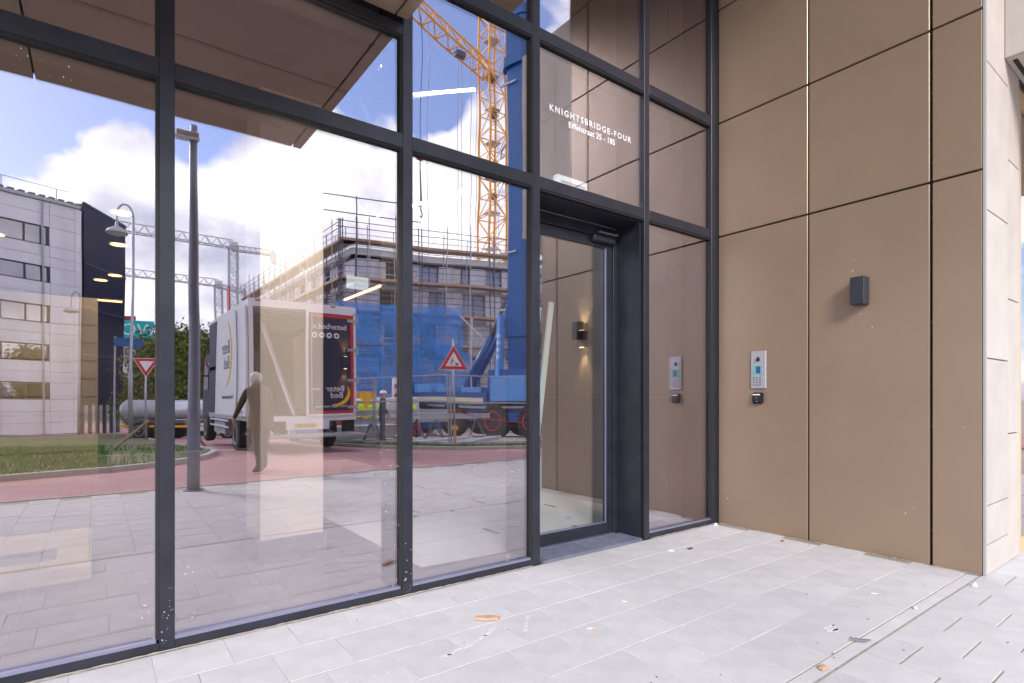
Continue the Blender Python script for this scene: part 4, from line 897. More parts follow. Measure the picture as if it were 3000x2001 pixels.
# cargo
cg = thing('wrapped_mattress', (-1.2, -12.6, .78), 'pale wrapped mattress standing inside the truck hold', 'mattress'); MB().cbox((-.75, -11.4, .785), (-.45, -13.3, 2.75), .03).build('body', 'cream_board', cg)
cg = thing('furniture_cover', (-1.7, -13, .78), 'tall grey cloth covered furniture at the back of the truck hold', 'furniture')
mb = MB(); n = 18
for k in range(n): mb.box((-2.0 + k * .055, -14.6 + .03 * math.sin(k * 1.9), .785), (-1.948 + k * .055, -14.2 + .04 * math.sin(k * 2.3), 2.6 + .02 * math.sin(k)))
mb.build('cloth', 'sheeting', cg)
cg = thing('leaning_plank', (-1.2, -10.9, .78), 'long white plank leaning slantwise in the truck hold', 'plank'); MB().beam((-1.02, -10.45, .80), (-1.66, -10.9, 3.0), .16, .05).build('board', 'truck_white', cg)
# ---- mesh fence of the building site
def fence_panel(a, b, label):
    za, zb = gz(*a), gz(*b); t_ = thing('mesh_fence', (a[0], a[1], za), label, 'fence', 'mesh fence panels round the site')
    A = Vector((a[0], a[1], za)); Bv = Vector((b[0], b[1], zb)); d = Bv - A; H_ = 2.0; up = Vector((0, 0, 1))
    for p in (A + d * .015, Bv - d * .015): MB().tube(p + up * .06, p + up * H_, .022, 8).build('post', 'galvanised', t_)
    for hh in (.14, 1.28, H_ - .01): MB().tube(A + d * .015 + up * hh, Bv - d * .015 + up * hh, .017, 6).build('rail', 'galvanised', t_)
    mb = MB(); n = int(d.length / .09)
    for i in range(1, n): mb.tube(A + d * (i / n) + up * .15, A + d * (i / n) + up * (H_ - .03), .0022, 3, cap=False)
    for i in range(1, 8): mb.tube(A + d * .015 + up * (.15 + i * .23), Bv - d * .015 + up * (.15 + i * .23), .0022, 3, cap=False)
    stuff(mb.build('wire_mesh', 'galvanised', t_))
    mb = MB().cbox(A + Vector((-.28, -.12, .0)), A + Vector((.28, .12, .13)), .02).build('foot_block', 'concrete', t_)
FP = [(0.9, -14.6), (1.55, -11.9), (3.05, -10.2), (5.4, -9.55), (8.2, -9.2), (11.0, -8.9)]
fl = ['mesh fence panel just behind the truck lift', 'mesh fence panel left of the roadworks sign', 'mesh fence panel behind the roadworks sign', 'mesh fence panel before the crane wheels', 'farthest right mesh fence panel']
for i in range(5): fence_panel(FP[i], FP[i + 1], fl[i])
# red and white tape along the fence
tp = [(3.3, -10.35, 1.05), (4.2, -10.1, .82), (5.2, -9.9, .72), (6.2, -9.7, .68)]; mb = MB()
for a, b in zip(tp[:-1], tp[1:]): mb.beam((a[0], a[1], a[2] + gz(a[0], a[1])), (b[0], b[1], b[2] + gz(b[0], b[1])), .006, .028)
tag(mb.build('barrier_tape', 'sign_red'), 'sagging red barrier tape strung along the mesh fence', 'tape')

# ---- site clutter between fence and crane
rnd = random.Random(5)
def at(x, y): return gz(x, y) + .04
def pipes(name, x, y, n, L_, rz, r, m_, label, cat):
    z = at(x, y); t_ = thing(name, (x, y, z), label, cat); d = Vector((math.cos(rz), math.sin(rz), 0)); q = Vector((-d.y, d.x, 0))
    for i in range(n):
        lay = 0 if i < (n * 3) // 5 else 1; k = i if lay == 0 else i - (n * 3) // 5 + .5
        c = Vector((x, y, z + r + lay * r * 1.75)) + q * (k * 2.08 * r); s = rnd.uniform(-.2, .2)
        MB().tube(c + d * (s - L_ / 2), c + d * (s + L_ / 2), r, 9).build('pipe', m_, t_)
pipes('scaffold_tubes', 4.0, -13.0, 12, 3.8, rad(-25), .035, 'galvanised', 'low heap of grey scaffold tubes behind the fence', 'tubes')
pipes('prop_heap', 5.4, -12.6, 8, 3.0, rad(-32), .04, 'galvanised', 'low heap of slim props behind the fence', 'props')
for i, (x, y, zz, rz) in enumerate(((4.5, -16.0, .75, -.3), (4.6, -16.1, 1.05, -.3), (6.2, -15.6, .95, -.25))):
    z = at(x, y); t_ = thing('steel_girder', (x, y, z), ('lower long steel girder on trestles left of the crane', 'upper long steel girder on trestles left of the crane', 'long steel girder nearest the crane on trestles')[i], 'girder', 'girders on trestles')
    d = Vector((math.cos(rz), math.sin(rz), 0)); c = Vector((x, y, z + zz)); u3 = Vector((0, 0, .09))
    MB().beam(c - d * 2.4 + u3, c + d * 2.4 + u3, .16, .02).beam(c - d * 2.4 - u3, c + d * 2.4 - u3, .16, .02).beam(c - d * 2.4, c + d * 2.4, .02, .17).build('beam', 'galvanised', t_)
    for s in (-1.6, 1.6):
        p = c + d * s; MB().tube((p.x - .2, p.y - .3, z), (p.x, p.y, z + zz - .1), .03, 6).tube((p.x + .2, p.y + .3, z), (p.x, p.y, z + zz - .1), .03, 6).build('trestle', 'dark_steel', t_)
def crate(name, a, sz, m_, label, cat, lid=None):
    x, y = a; z = at(x, y); t_ = thing(name, (x, y, z), label, cat)
    MB().cbox((x - sz[0] / 2, y - sz[1] / 2, z + .08), (x + sz[0] / 2, y + sz[1] / 2, z + sz[2]), .02).build('body', m_, t_)
    MB().box((x - sz[0] / 2, y - sz[1] / 2, z), (x - sz[0] / 2 + .12, y + sz[1] / 2, z + .08)).box((x + sz[0] / 2 - .12, y - sz[1] / 2, z), (x + sz[0] / 2, y + sz[1] / 2, z + .08)).build('skid', 'dark_steel', t_)
    for k in range(3): B((x - sz[0] / 2 + .06 + k * (sz[0] - .1) / 3, y + sz[1] / 2, z + .15), (x - sz[0] / 2 + .02 + (k + 1) * (sz[0] - .1) / 3, y + sz[1] / 2 + .02, z + sz[2] - .06)).build('panel', lid or m_, t_)
crate('site_bin', (1.3, -17.5), (.9, .8, .9), 'crane_blue_light', 'small blue site bin seen under the truck', 'bin')
crate('site_bin', (2.4, -17.8), (1.1, .8, .95), 'container_red', 'small red site bin seen under the truck', 'bin')
crate('site_cabin', (7.6, -23.5), (2.2, 1.4, 2.0), 'truck_white', 'white site cabin with red skirt beyond the girders', 'cabin', 'plaster_white')
crate('tool_chest', (7.4, -22.0), (1.6, .7, .75), 'container_red', 'red tool chest in front of the white site cabin', 'chest')
crate('orange_banner_box', (6.2, -24.0), (1.0, .5, 2.3), 'hivis_orange', 'tall orange site locker beside the yellow vested workers', 'locker', 'print_yellow')
crate('stone_pallet', (3.3, -16.8), (2.6, 1.0, .55), 'concrete', 'pallet of grey kerb stones behind the truck', 'pallet')

# ================================================================== white office and its dark annex
OZ = -1.25
ofc = thing('office_building', (-12, -44, OZ), 'white panelled office building with ribbon windows and rounded corner', 'building')
ax_, ay_ = (-9.48, -42.88), (-5.36, -44.79)
d = Vector((ay_[0] - ax_[0], ay_[1] - ax_[1], 0)).normalized(); nrm = Vector((-d.y, d.x, 0)); 
if nrm.y < 0: nrm = -nrm
E0 = Vector((ay_[0], ay_[1], 0)) - nrm * 0.0
def op(t, out, z): p = E0 + d * t + nrm * out; return Vector((p.x, p.y, z))
def obox(t0, t1, o0, o1, z0, z1):
    P = [op(t0, o0, z0), op(t1, o0, z0), op(t1, o1, z0), op(t0, o1, z0), op(t0, o0, z1), op(t1, o0, z1), op(t1, o1, z1), op(t0, o1, z1)]
    return MB().add(P, [(0, 3, 2, 1), (4, 5, 6, 7), (0, 1, 5, 4), (1, 2, 6, 5), (2, 3, 7, 6), (3, 0, 4, 7)])
obox(-24, -1.3, -14, -.12, OZ, 14.0).build('core', 'office_frame', ofc)
WZ = [(1.2, 2.35), (3.72, 4.80), (6.15, 7.25), (8.70, 9.75), (11.1, 12.3)]
cols = [-24, -20.4, -16.8, -13.2, -9.6, -7.0, -4.6, -2.0, -.6]
zs_ = [OZ + .12, -.35, .4, 1.2, 2.35, 3.05, 3.72, 4.80, 5.5, 6.15, 7.25, 8.0, 8.70, 9.75, 10.4, 11.1, 12.3, 13.1, 13.9]
for ci in range(len(cols) - 1):
    t0, t1 = cols[ci], cols[ci + 1]
    for a, b in zip(zs_[:-1], zs_[1:]):
        win = any(abs(a - w[0]) < .01 for w in WZ) and t1 <= -2.0
        if win:
            w_ = obox(t0 + .005, t1 - .005, -.11, -.06, a, b).build('window', 'far_glass', ofc)
            fr_ = MB()
            for q in (obox(t0, t0 + .10, -.06, -.02, a, b), obox(t1 - .16, t1, -.06, -.02, a, b), obox(t0 + .1, t1 - .16, -.06, -.02, a, a + .06), obox(t0 + .1, t1 - .16, -.06, -.02, b - .08, b), obox((t0 + t1) / 2 - .05, (t0 + t1) / 2 + .05, -.06, -.03, a + .06, b - .08)): fr_.add(q.v, q.f)
            fr_.build('frame', 'office_frame', w_)
        else:
            obox(t0 + .012, t1 - .012, -.10, 0, a + .010, b - .010).build('wall_panel', 'office_panel', ofc)
# rounded end
for a, b in zip(zs_[:-1], zs_[1:]):
    n = 6; R0 = .62; v = []
    for i in range(n + 1):
        an = (math.pi / 2) * i / n; v += [op(-.6 + R0 * math.sin(an), -R0 + R0 * math.cos(an), a + .01), op(-.6 + R0 * math.sin(an), -R0 + R0 * math.cos(an), b - .01)]
    MB().add(v + [op(-.6, -R0, a + .01), op(-.6, -R0, b - .01)], [(2 * i, 2 * i + 2, 2 * i + 3, 2 * i + 1) for i in range(n)] + [tuple([2 * i for i in range(n + 1)] + [2 * n + 2]), tuple([2 * i + 1 for i in range(n, -1, -1)] + [2 * n + 3])]).build('corner_panel', 'office_panel', ofc, smooth=False)
obox(-24, -.2, -.6, .25, OZ - .1, OZ + .10).build('base_strip', 'kerb', ofc)
rfo = obox(-24, -.3, -10, .15, 13.92, 14.12).build('roof_edge', 'galvanised', ofc)
mb = MB()
for k in range(46): q = obox(-23.9 + k * .52, -23.6 + k * .52, -8, .12, 14.121, 14.26); mb.add(q.v, q.f)
stuff(mb.build('corrugation', 'dark_steel', rfo))
mb = MB(); mb.tube(op(-24, -.1, 14.95), op(-1, -.1, 14.95), .025, 6)
for k in range(9): mb.tube(op(-24 + k * 2.8, -.1, 14.1), op(-24 + k * 2.8, -.1, 14.95), .025, 6)
mb.build('roof_rail', 'galvanised', rfo)
MB().tube(op(-2.4, .08, OZ), op(-2.4, .08, 13.8), .05, 8).build('downpipe', 'galvanised', ofc)
an_ = thing('ribbed_annex', (-4, -49, -1.4), 'dark navy annex clad in vertical ribbed metal beside the white office', 'building')
P0 = Vector((-5.42, -45.6, 0)); P1 = Vector((-2.95, -50.4, 0)); dd = (P1 - P0).normalized(); nn = Vector((dd.y, -dd.x, 0)); nn = nn if nn.x < 0 else nn
nn = Vector((dd.y, -dd.x, 0)); nn = -nn if nn.y < 0 else nn
def ap(t, out, z): p = P0 + dd * t + nn * out; return Vector((p.x, p.y, z))
LA = (P1 - P0).length
def abox(t0, t1, o0, o1, z0, z1):
    P = [ap(t0, o0, z0), ap(t1, o0, z0), ap(t1, o1, z0), ap(t0, o1, z0), ap(t0, o0, z1), ap(t1, o0, z1), ap(t1, o1, z1), ap(t0, o1, z1)]
    return MB().add(P, [(0, 3, 2, 1), (4, 5, 6, 7), (0, 1, 5, 4), (1, 2, 6, 5), (2, 3, 7, 6), (3, 0, 4, 7)])
abox(0, LA, -5, 0, 0.8, 14.6).build('body', 'ribbed_navy', an_)
mb = MB()
for k in range(int(LA / .11)): q = abox(k * .11, k * .11 + .055, 0, .035, 0.85, 14.55); mb.add(q.v, q.f)
stuff(mb.build('ribs', 'ribbed_navy', an_))
for z in (4.3, 7.4, 10.6, 14.6): abox(-.03, LA + .03, -.1, .06, z, z + .14).build('flashing', 'office_frame', an_)
for k in range(6): abox(.15 + k * .95, .30 + k * .95, -.25, -.05, -1.5, .8).build('stilt', 'dark_steel', an_)
abox(0, LA, -5, -4.8, -1.5, .8).build('rear_plinth', 'dark_steel', an_)

# ---- far building with teal fascia sign
fb = thing('far_hall', (4, -90, -1.4), 'distant pale industrial hall with a teal roof sign', 'building')
B((-12, -84, -1.5), (4.0, -96, 9.4)).build('body', 'concrete', fb)
B((4.01, -88, -1.5), (16, -100, 10.6)).build('side_block', 'plaster_white', fb)
B((4.6, -87.9, 6.6), (6.0, -87.99, 8.6)).build('window', 'void', fb)
for k in range(6): B((-10 + k * 2.3, -83.9, 1.0), (-8.2 + k * 2.3, -83.99, 5.6)).build('window', 'far_glass', fb)
ts = B((-5.4, -83.6, 9.0), (1.3, -83.95, 11.1)).build('sign_board', 'teal', fb); text('WORK', 2.0, 'print_white', ts, (-1.55, -83.58, 9.32), (-1, 0, 0), (0, 0, 1), depth=.05)
B((-3.4, -84.2, 11.2), (-.6, -85, 11.7)).build('roof_unit', 'container_red', fb)
# ---- street trees
def tree(x, y, h_, r, seed, label, nleaf):
    rn = random.Random(seed); z = gz(x, y); t_ = thing('tree', (x, y, z), label, 'tree', 'trees beyond the lawn')
    tr = MB().tube((x, y, z - .1), (x + .1, y, z + h_ * .4), .16, 9, .10)
    cl_ = []
    for k in range(9):
        a = rn.uniform(0, 6.28); zz = z + h_ * rn.uniform(.35, .55); e = Vector((x + math.cos(a) * r * rn.uniform(.4, .8), y + math.sin(a) * r * rn.uniform(.4, .8), zz + h_ * rn.uniform(.15, .4)))
        tr.tube((x + .08, y, zz), e, .05, 6, .015); cl_.append(e)
    tr.build('trunk', 'bark', t_)
    for k in range(14): cl_.append(Vector((x + rn.uniform(-r, r) * .8, y + rn.uniform(-r, r) * .8, z + h_ * rn.uniform(.28, .95))))
    mb = MB()
    for k in range(nleaf):
        c = rn.choice(cl_); p = c + Vector((rn.gauss(0, r * .26), rn.gauss(0, r * .26), rn.gauss(0, h_ * .085))); s = rn.uniform(.07, .16)
        u = Vector((rn.gauss(0, 1), rn.gauss(0, 1), rn.gauss(0, 1))).normalized(); v = u.orthogonal().normalized(); mb.add([p - u * s, p + v * s * .6, p + u * s, p - v * s * .6], [(0, 1, 2, 3)])
    stuff(mb.build('crown', 'leaf', t_))
tree(-2.0, -37.0, 6.0, 1.7, 3, 'bushy yellow green tree behind the yield sign', 6000)
tree(.5, -36.0, 6.2, 1.8, 4, 'bushy darker green tree just right of the glass post', 5500)
tree(-2.4, -58, 5.0, 1.8, 6, 'small tree beside the ribbed annex', 3000)
# ---- tank trailer beyond the lawn
tk = thing('tank_trailer', (-2.2, -28.5, gz(-2, -28)), 'long silver tank trailer parked beyond the lawn', 'trailer'); zt = gz(-2, -28)
a_, b_ = Vector((-3.5, -28.5, zt + 1.42)), Vector((1.9, -24.5, zt + 1.42)); da = (b_ - a_).normalized()
MB().tube(a_, b_, .46, 24).tube(a_ - da * .2, a_, .30, 24, .46).tube(b_, b_ + da * .2, .46, 24, .30).build('tank', 'silver_tank', tk, smooth=True)
MB().beam(a_ - Vector((0, 0, .58)), b_ - Vector((0, 0, .58)), .7, .14).build('frame', 'dark_steel', tk)
q_ = Vector((-da.y, da.x, 0))
q_ = q_ if q_.y > 0 else -q_
for s in (.9, 1.9, 4.9, 5.9):
    for sd in (1, -1): c = a_ + da * s + q_ * sd * .5; wheel(tk, (c.x, c.y, zt + .42), .42, .28, q_ * sd)
MB().beam(a_ + q_ * .5 - Vector((0, 0, .78)), b_ + q_ * .5 - Vector((0, 0, .78)), .03, .12).build('side_marker', 'orange_steel', tk)
# ---- parked van fragments behind tank
pv = thing('parked_van', (.2, -33, gz(0, -33)), 'white van parked behind the tank trailer', 'van'); z = gz(0, -33)
MB().prism([(-1.5, -34, z + .35), (2.4, -34, z + .35), (3.0, -34, z + .9), (2.3, -34, z + 1.9), (-1.5, -34, z + 2.0)], (0, 1.8, 0)).build('body', 'truck_white', pv)
for s in (-.7, 1.9): wheel(pv, (s, -32.15, z + .34), .34, .22, (0, 1, 0))
MB().prism([(1.0, -32.21, z + 1.1), (2.5, -32.21, z + 1.1), (2.1, -32.21, z + 1.75), (1.0, -32.21, z + 1.8)], (0, .02, 0)).build('window', 'far_glass', pv)

# ================================================================== tower cranes
def lattice(mb, a, b, w, nb, rc, rd, side_w=None):
    """square lattice from a to b, width w"""
    a, b = Vector(a), Vector(b); d = (b - a).normalized(); up = Vector((0, 0, 1)) if abs(d.z) < .9 else Vector((0, 1, 0))
    r = d.cross(up).normalized(); u = r.cross(d).normalized(); cs_ = [(-1, -1), (1, -1), (1, 1), (-1, 1)]
    P = [[a + (b - a) * i / nb + r * (sx * w / 2) + u * (sy * w / 2) for sx, sy in cs_] for i in range(nb + 1)]
    for k in range(4): mb.tube(P[0][k], P[-1][k], rc, 6)
    for i in range(nb):
        for k in range(4):
            q = (k + 1) % 4; mb.tube(P[i + 1][k], P[i + 1][q], rd, 4)
            if (i + k) % 2: mb.tube(P[i][k], P[i + 1][q], rd, 4)
            else: mb.tube(P[i][q], P[i + 1][k], rd, 4)
    return mb
def tri_lattice(mb, a, b, w, h_, nb, rc, rd):
    a, b = Vector(a), Vector(b); d = (b - a).normalized(); r = d.cross(Vector((0, 0, 1))).normalized(); u = Vector((0, 0, 1))
    P = [[a + (b - a) * i / nb - r * w / 2, a + (b - a) * i / nb + r * w / 2, a + (b - a) * i / nb + u * h_] for i in range(nb + 1)]
    for k in range(3): mb.tube(P[0][k], P[-1][k], rc, 5)
    for i in range(nb):
        m_ = (P[i][2] + P[i + 1][2]) / 2
        for k in (0, 1): mb.tube(P[i][k], m_, rd, 4); mb.tube(m_, P[i + 1][k], rd, 4)
        mb.tube(P[i][0], P[i + 1][1], rd, 4); mb.tube(P[i][0], P[i][1], rd, 4)
    return mb
def tower_crane(x, y, z0, zt, w, jib_a, jib_b, m_, label, rc=.12, rd=.06, jw=1.2, top=None, jm=None):
    t_ = thing('tower_crane', (x, y, z0), label, 'crane'); top = top or zt + 1.0
    lattice(MB(), (x, y, z0), (x, y, top), w, max(4, int((top - z0) / (w * 1.0))), rc, rd).build('mast', m_, t_)
    tri_lattice(MB(), jib_a, jib_b, jw, jw * 1.1, max(6, int(math.dist(jib_a, jib_b) / (jw * 1.3))), rc * .8, rd).build('jib', jm or m_, t_)
    return t_
tA = tower_crane(17.78, -121.8, -1.4, 31.0, 1.6, (-9.0, -120.9, 31.6), (17.78, -121.8, 31.6), 'grey_steel', 'higher of the two distant grey tower cranes', .14, .075, 1.5)
B((17.1, -122.3, 31.2), (18.5, -121.2, 32.8)).build('cab', 'plaster_white', tA); tri_lattice(MB(), (17.8, -121.8, 31.2), (25.6, -121.2, 31.2), 1.4, 1.0, 7, .13, .07).build('counter_jib', 'grey_steel', tA); B((24.7, -121.9, 29.6), (25.6, -120.5, 31.8)).build('counterweight', 'grey_steel', tA)
MB().box((16.7, -122.9, 8), (16.9, -120.7, 24)).build('hoist_rail', 'container_red', tA)
tB = tower_crane(21.9, -165.5, -1.4, 31.0, 1.8, (-6.0, -163.4, 31.6), (21.9, -165.5, 31.6), 'grey_steel', 'lower of the two distant grey tower cranes', .16, .085, 1.7)
B((21.1, -166.2, 31.2), (22.8, -164.8, 33.1)).build('cab', 'plaster_white', tB); tri_lattice(MB(), (21.9, -165.5, 31.2), (29.4, -169.2, 31.2), 1.5, 1.1, 7, .15, .08).build('counter_jib', 'grey_steel', tB); B((28.6, -169.8, 29.4), (29.6, -168.0, 31.8)).build('counterweight', 'grey_steel', tB)
oc = tower_crane(28.34, -44.55, -1.4, 44, 2.1, (28.0, -44.6, 34.6), (-3.3, -32.2, 34.6), 'orange_steel', 'big orange yellow lattice tower crane behind the scaffolded building', .13, .06, 1.5, top=52)
mb = MB()
for k in range(12):
    z = 6 + k * 3.6; mb.box((27.6, -45.2, z), (29.0, -43.9, z + .07)); mb.tube((28.6, -44.2, z), (28.9, -44.5, z + 3.6), .03, 4); mb.tube((28.9, -44.2, z), (29.1, -44.5, z + 3.6), .03, 4)
mb.build('ladder_platform', 'grey_steel', oc)
for z in (22.0, 30.5, 34.5): B((28.0, -45.0, z), (28.7, -44.3, z + .5)).build('control_box', 'dark_steel', oc)
mb = MB()
for dx, px_ in ((18.79, -40.81), (22.8, -42.38), (23.31, -42.58), (24.66, -43.11), (25.5, -43.43)):
    mb.tube((dx, px_, 34.6), (dx + .05, px_, 6), .028, 4)
mb.build('hoist_rope', 'dark_steel', oc)
tr_ = MB().box((22.6, -42.8, 34.0), (23.6, -42.2, 34.5)).build('trolley', 'dark_steel', oc)
hk = thing('crane_hook', (17.95, -40.48, 17.1), 'red hook block with chain hanging on a thin rope', 'crane hook')
hx, hy = 17.95, -40.48
MB().tube((hx, hy, 22.6), (hx, hy, 34.6), .035, 5).build('rope', 'dark_steel', hk)
MB().cbox((hx - .32, hy - .25, 21.9), (hx + .32, hy + .25, 22.65), .1).build('block', 'sign_red', hk)
MB().tube((hx, hy, 17.6), (hx, hy, 21.9), .055, 5).tube((hx + .09, hy, 18.4), (hx + .04, hy, 21.0), .045, 5).build('sling', 'dark_steel', hk)
MB().path([(hx, hy, 17.6), (hx + .14, hy, 17.4), (hx + .05, hy, 17.05), (hx - .1, hy, 17.2)], .05, 6).build('hook', 'dark_steel', hk)

# ================================================================== building under construction with scaffold
GZ = -1.42
C0 = Vector((12.6, -42.0, 0)); DL = Vector((-.02, -1, 0)).normalized(); ang = rad(14); DR = Vector((math.cos(ang), math.sin(ang), 0))
NL = Vector((-1, .02, 0)); NR = Vector((-math.sin(ang), math.cos(ang), 0))
cbd = thing('unfinished_building', (14, -45, GZ), 'unfinished apartment block wrapped in pale sheeting behind scaffolding', 'building')
def wb(D_, N_, t0, t1, o0, o1, z0, z1):
    def p(t, o, z): q = C0 + D_ * t + N_ * o; return (q.x, q.y, z)
    return MB().add([p(t0, o0, z0), p(t1, o0, z0), p(t1, o1, z0), p(t0, o1, z0), p(t0, o0, z1), p(t1, o0, z1), p(t1, o1, z1), p(t0, o1, z1)], [(0, 3, 2, 1), (4, 5, 6, 7), (0, 1, 5, 4), (1, 2, 6, 5), (2, 3, 7, 6), (3, 0, 4, 7)])
FL = [GZ, 2.0, 5.0, 7.9, 10.8]; TOP = 13.75
rnd = random.Random(11)
for (D_, N_, Lw, side_) in ((DL, NL, 34, 'l'), (DR, NR, 21, 'r')):
    for fi_, z0 in enumerate(FL):
        z1 = FL[fi_ + 1] if fi_ + 1 < len(FL) else TOP - .55
        wb(D_, N_, 0.0, Lw, -.9, .06, z0 - .22, z0 - .001).build('floor_edge', 'concrete', cbd)
        t = .02
        while t < Lw - 1:
            w1 = rnd.choice((1.5, 1.9, 2.3)); w2 = rnd.choice((1.5, 1.7, 2.1))
            wb(D_, N_, t, min(t + w1, Lw), -.35, rnd.uniform(-.02, .03), z0, z1 - .23).build('wall_sheet', 'sheeting', cbd)
            if t + w1 + w2 < Lw:
                k = rnd.random(); a, b = t + w1 + .01, t + w1 + w2 - .01
                o_ = wb(D_, N_, a, b, -.35, -.28, z0, z1 - .23).build('window', 'insul_blue' if k < .6 else ('void' if k < .85 else 'plaster_white'), cbd)
                f_ = MB()
                for q in (wb(D_, N_, a, a + .09, -.28, -.18, z0, z1 - .23), wb(D_, N_, b - .09, b, -.28, -.18, z0, z1 - .23), wb(D_, N_, a + .09, b - .09, -.28, -.18, z0, z0 + .09), wb(D_, N_, a + .09, b - .09, -.28, -.18, z1 - .35, z1 - .23), wb(D_, N_, (a + b) / 2 - .04, (a + b) / 2 + .04, -.28, -.2, z0 + .09, z1 - .35)): f_.add(q.v, q.f)
                f_.build('frame', rnd.choice(('wood', 'dark_steel')), o_)
                if rnd.random() < .3: wb(D_, N_, a - .2, a + .5, .04, .07, z0 + .1, z1 - .4).build('loose_sheet', 'plaster_white', o_)
            t += w1 + w2
    wb(D_, N_, -.3, Lw, -9, .45, TOP - .55, TOP).build('roof_edge', 'roof_white', cbd)
    wb(D_, N_, .05, Lw, -9, -.36, GZ, TOP - .56).build('inner_mass', 'void', cbd)
MB().box((22.8, -44.2, TOP), (31, -50, TOP + 1.4)).build('roof_house', 'plaster_white', cbd)
sf = thing('scaffold', (11.3, -40.7, GZ), 'steel tube scaffold with plank decks around the unfinished block', 'scaffold')
LV = [0.9, 3.2, 5.6, 8.2, 10.9, 14.0]
for (D_, N_, Lw) in ((DL, NL, 34), (DR, NR, 20)):
    tt = -1.3
    i = 0
    while tt <= Lw:
        for o_ in (.45, 1.55):
            p = C0 + D_ * tt + N_ * o_; MB().tube((p.x, p.y, GZ), (p.x, p.y, 15.9 + (.4 if o_ > 1 else -.3) * ((i % 3) - .5)), .05, 6).build('standard', 'grey_steel' if (i + int(o_ * 2)) % 3 else 'dark_steel', sf)
        tt += 2.2; i += 1
    for z in LV:
        wb(D_, N_, -1.4, Lw, .42, 1.5, z, z + .10).build('deck', 'deck_wood', sf)
        wb(D_, N_, -1.5, Lw, 1.52, 1.56, z + .02, z + .22).build('toe_board', 'deck_wood', sf)
        for rz_ in (.55, 1.05, 1.55):
            for o_ in (1.6,):
                a = C0 + D_ * -1.6 + N_ * o_; b = C0 + D_ * Lw + N_ * o_; MB().tube((a.x, a.y, z + rz_), (b.x, b.y, z + rz_ + .05), .034, 5).build('guard_rail', 'grey_steel' if rz_ < 1 else 'dark_steel', sf)
        a = C0 + D_ * -1.4 + N_ * .45; b = C0 + D_ * Lw + N_ * .45; MB().tube((a.x, a.y, z - .1), (b.x, b.y, z - .1), .034, 5).build('ledger', 'grey_steel', sf)
    for k in range(5):
        t0 = rnd.uniform(0, Lw - 3); z = rnd.choice(LV[:-1]); a = C0 + D_ * t0 + N_ * 1.62; b = C0 + D_ * (t0 + 2.2) + N_ * 1.62; MB().tube((a.x, a.y, z), (b.x, b.y, z + 2.6), .034, 5).build('brace', 'grey_steel', sf)
# raised rail frame over the corner
rr_ = MB(); c1 = C0 + DR * -1.0 + NR * 1.6; c2 = C0 + DR * 5.2 + NR * 1.6
for z in (16.2, 17.5): rr_.tube((c1.x - 1.5, c1.y - .4, z), (c2.x, c2.y, z), .045, 5)
for f_ in (.15, .75): p = c1 + (c2 - c1) * f_; rr_.tube((p.x, p.y, 11), (p.x, p.y, 17.6), .05, 5)
rr_.build('raised_rail', 'dark_steel', sf)
st_ = MB(); a = C0 + DL * 2.2 + NL * 1.0
for k in range(9): st_.box((a.x - .4, a.y - .2 * k - .1, 8.4 + k * .28), (a.x + .4, a.y - .2 * k + .08, 8.45 + k * .28))
st_.build('ladder', 'dark_steel', sf)
def net(D_, N_, t0, t1, z0, z1, label):
    n = int((t1 - t0) / .35); v = []; p0 = C0 + D_ * ((t0 + t1) / 2) + N_ * 1.7
    for i in range(n + 1):
        t = t0 + (t1 - t0) * i / n
        for j in range(9):
            q = C0 + D_ * t + N_ * (1.68 + .05 * math.sin(i * .9 + j * .6) + .04 * math.sin(i * .37)); v.append((q.x, q.y, z0 + (z1 - z0) * j / 8 + .05 * math.sin(i * 1.1) * (j in (0, 8))))
    v2 = [(p[0] - N_.x * .012, p[1] - N_.y * .012, p[2]) for p in v]; m9 = len(v)
    f = [(i * 9 + j, (i + 1) * 9 + j, (i + 1) * 9 + j + 1, i * 9 + j + 1) for i in range(n) for j in range(8)]
    o = MB().add(v, f).build('scaffold_net', 'blue_net', smooth=True); tag(o, label, 'netting', 'blue scaffold nets'); return o
net(DR, NR, -1.6, 9.0, 5.0, 9.0, 'upper wide blue net hung on the scaffold front'); net(DR, NR, -1.7, 9.8, 1.4, 5.1, 'lower blue net hung on the scaffold front'); net(DL, NL, -1.6, 4.5, 3.6, 9.0, 'blue net folded round the left scaffold corner')
J, Rr, Bn = skeleton(.1, .05, (.03, .1), (.03, .1), 'hivis', 'workwear')
pp = C0 + DL * 25 + NL * 1.0; person((pp.x, pp.y, 14.1), rad(90), 1.8, J, Rr, Bn, None, 'lone worker in yellow vest up on the left scaffold deck', 'hivis', 'site workers')

# ================================================================== blue mobile crane
mc = thing('mobile_crane', (10.8, -19.8, gz(10.8, -19.8)), 'large blue mobile crane with raised telescopic boom and red rimmed wheels', 'mobile crane'); z0 = gz(10.8, -20.0) + .03
U = Vector((-.27, -.963, 0)).normalized(); S = Vector((-U.y, U.x, 0)); S = S if S.x < 0 else -S        # U along the chassis, S out to the viewed side
K0 = Vector((12.15, -18.9, 0))
def cp_(u, s, z): p = K0 + U * u + S * s; return Vector((p.x, p.y, z0 + z))
def cb(u0, u1, s0, s1, z0_, z1_):
    P = [cp_(u0, s0, z0_), cp_(u1, s0, z0_), cp_(u1, s1, z0_), cp_(u0, s1, z0_), cp_(u0, s0, z1_), cp_(u1, s0, z1_), cp_(u1, s1, z1_), cp_(u0, s1, z1_)]
    return MB().add(P, [(0, 3, 2, 1), (4, 5, 6, 7), (0, 1, 5, 4), (1, 2, 6, 5), (2, 3, 7, 6), (3, 0, 4, 7)])
cb(-4.3, 7.0, -.8, .80, .45, 1.09).build('underbody_shade', 'tyre', mc)  # near-black mass standing in for the shade beneath the chassis
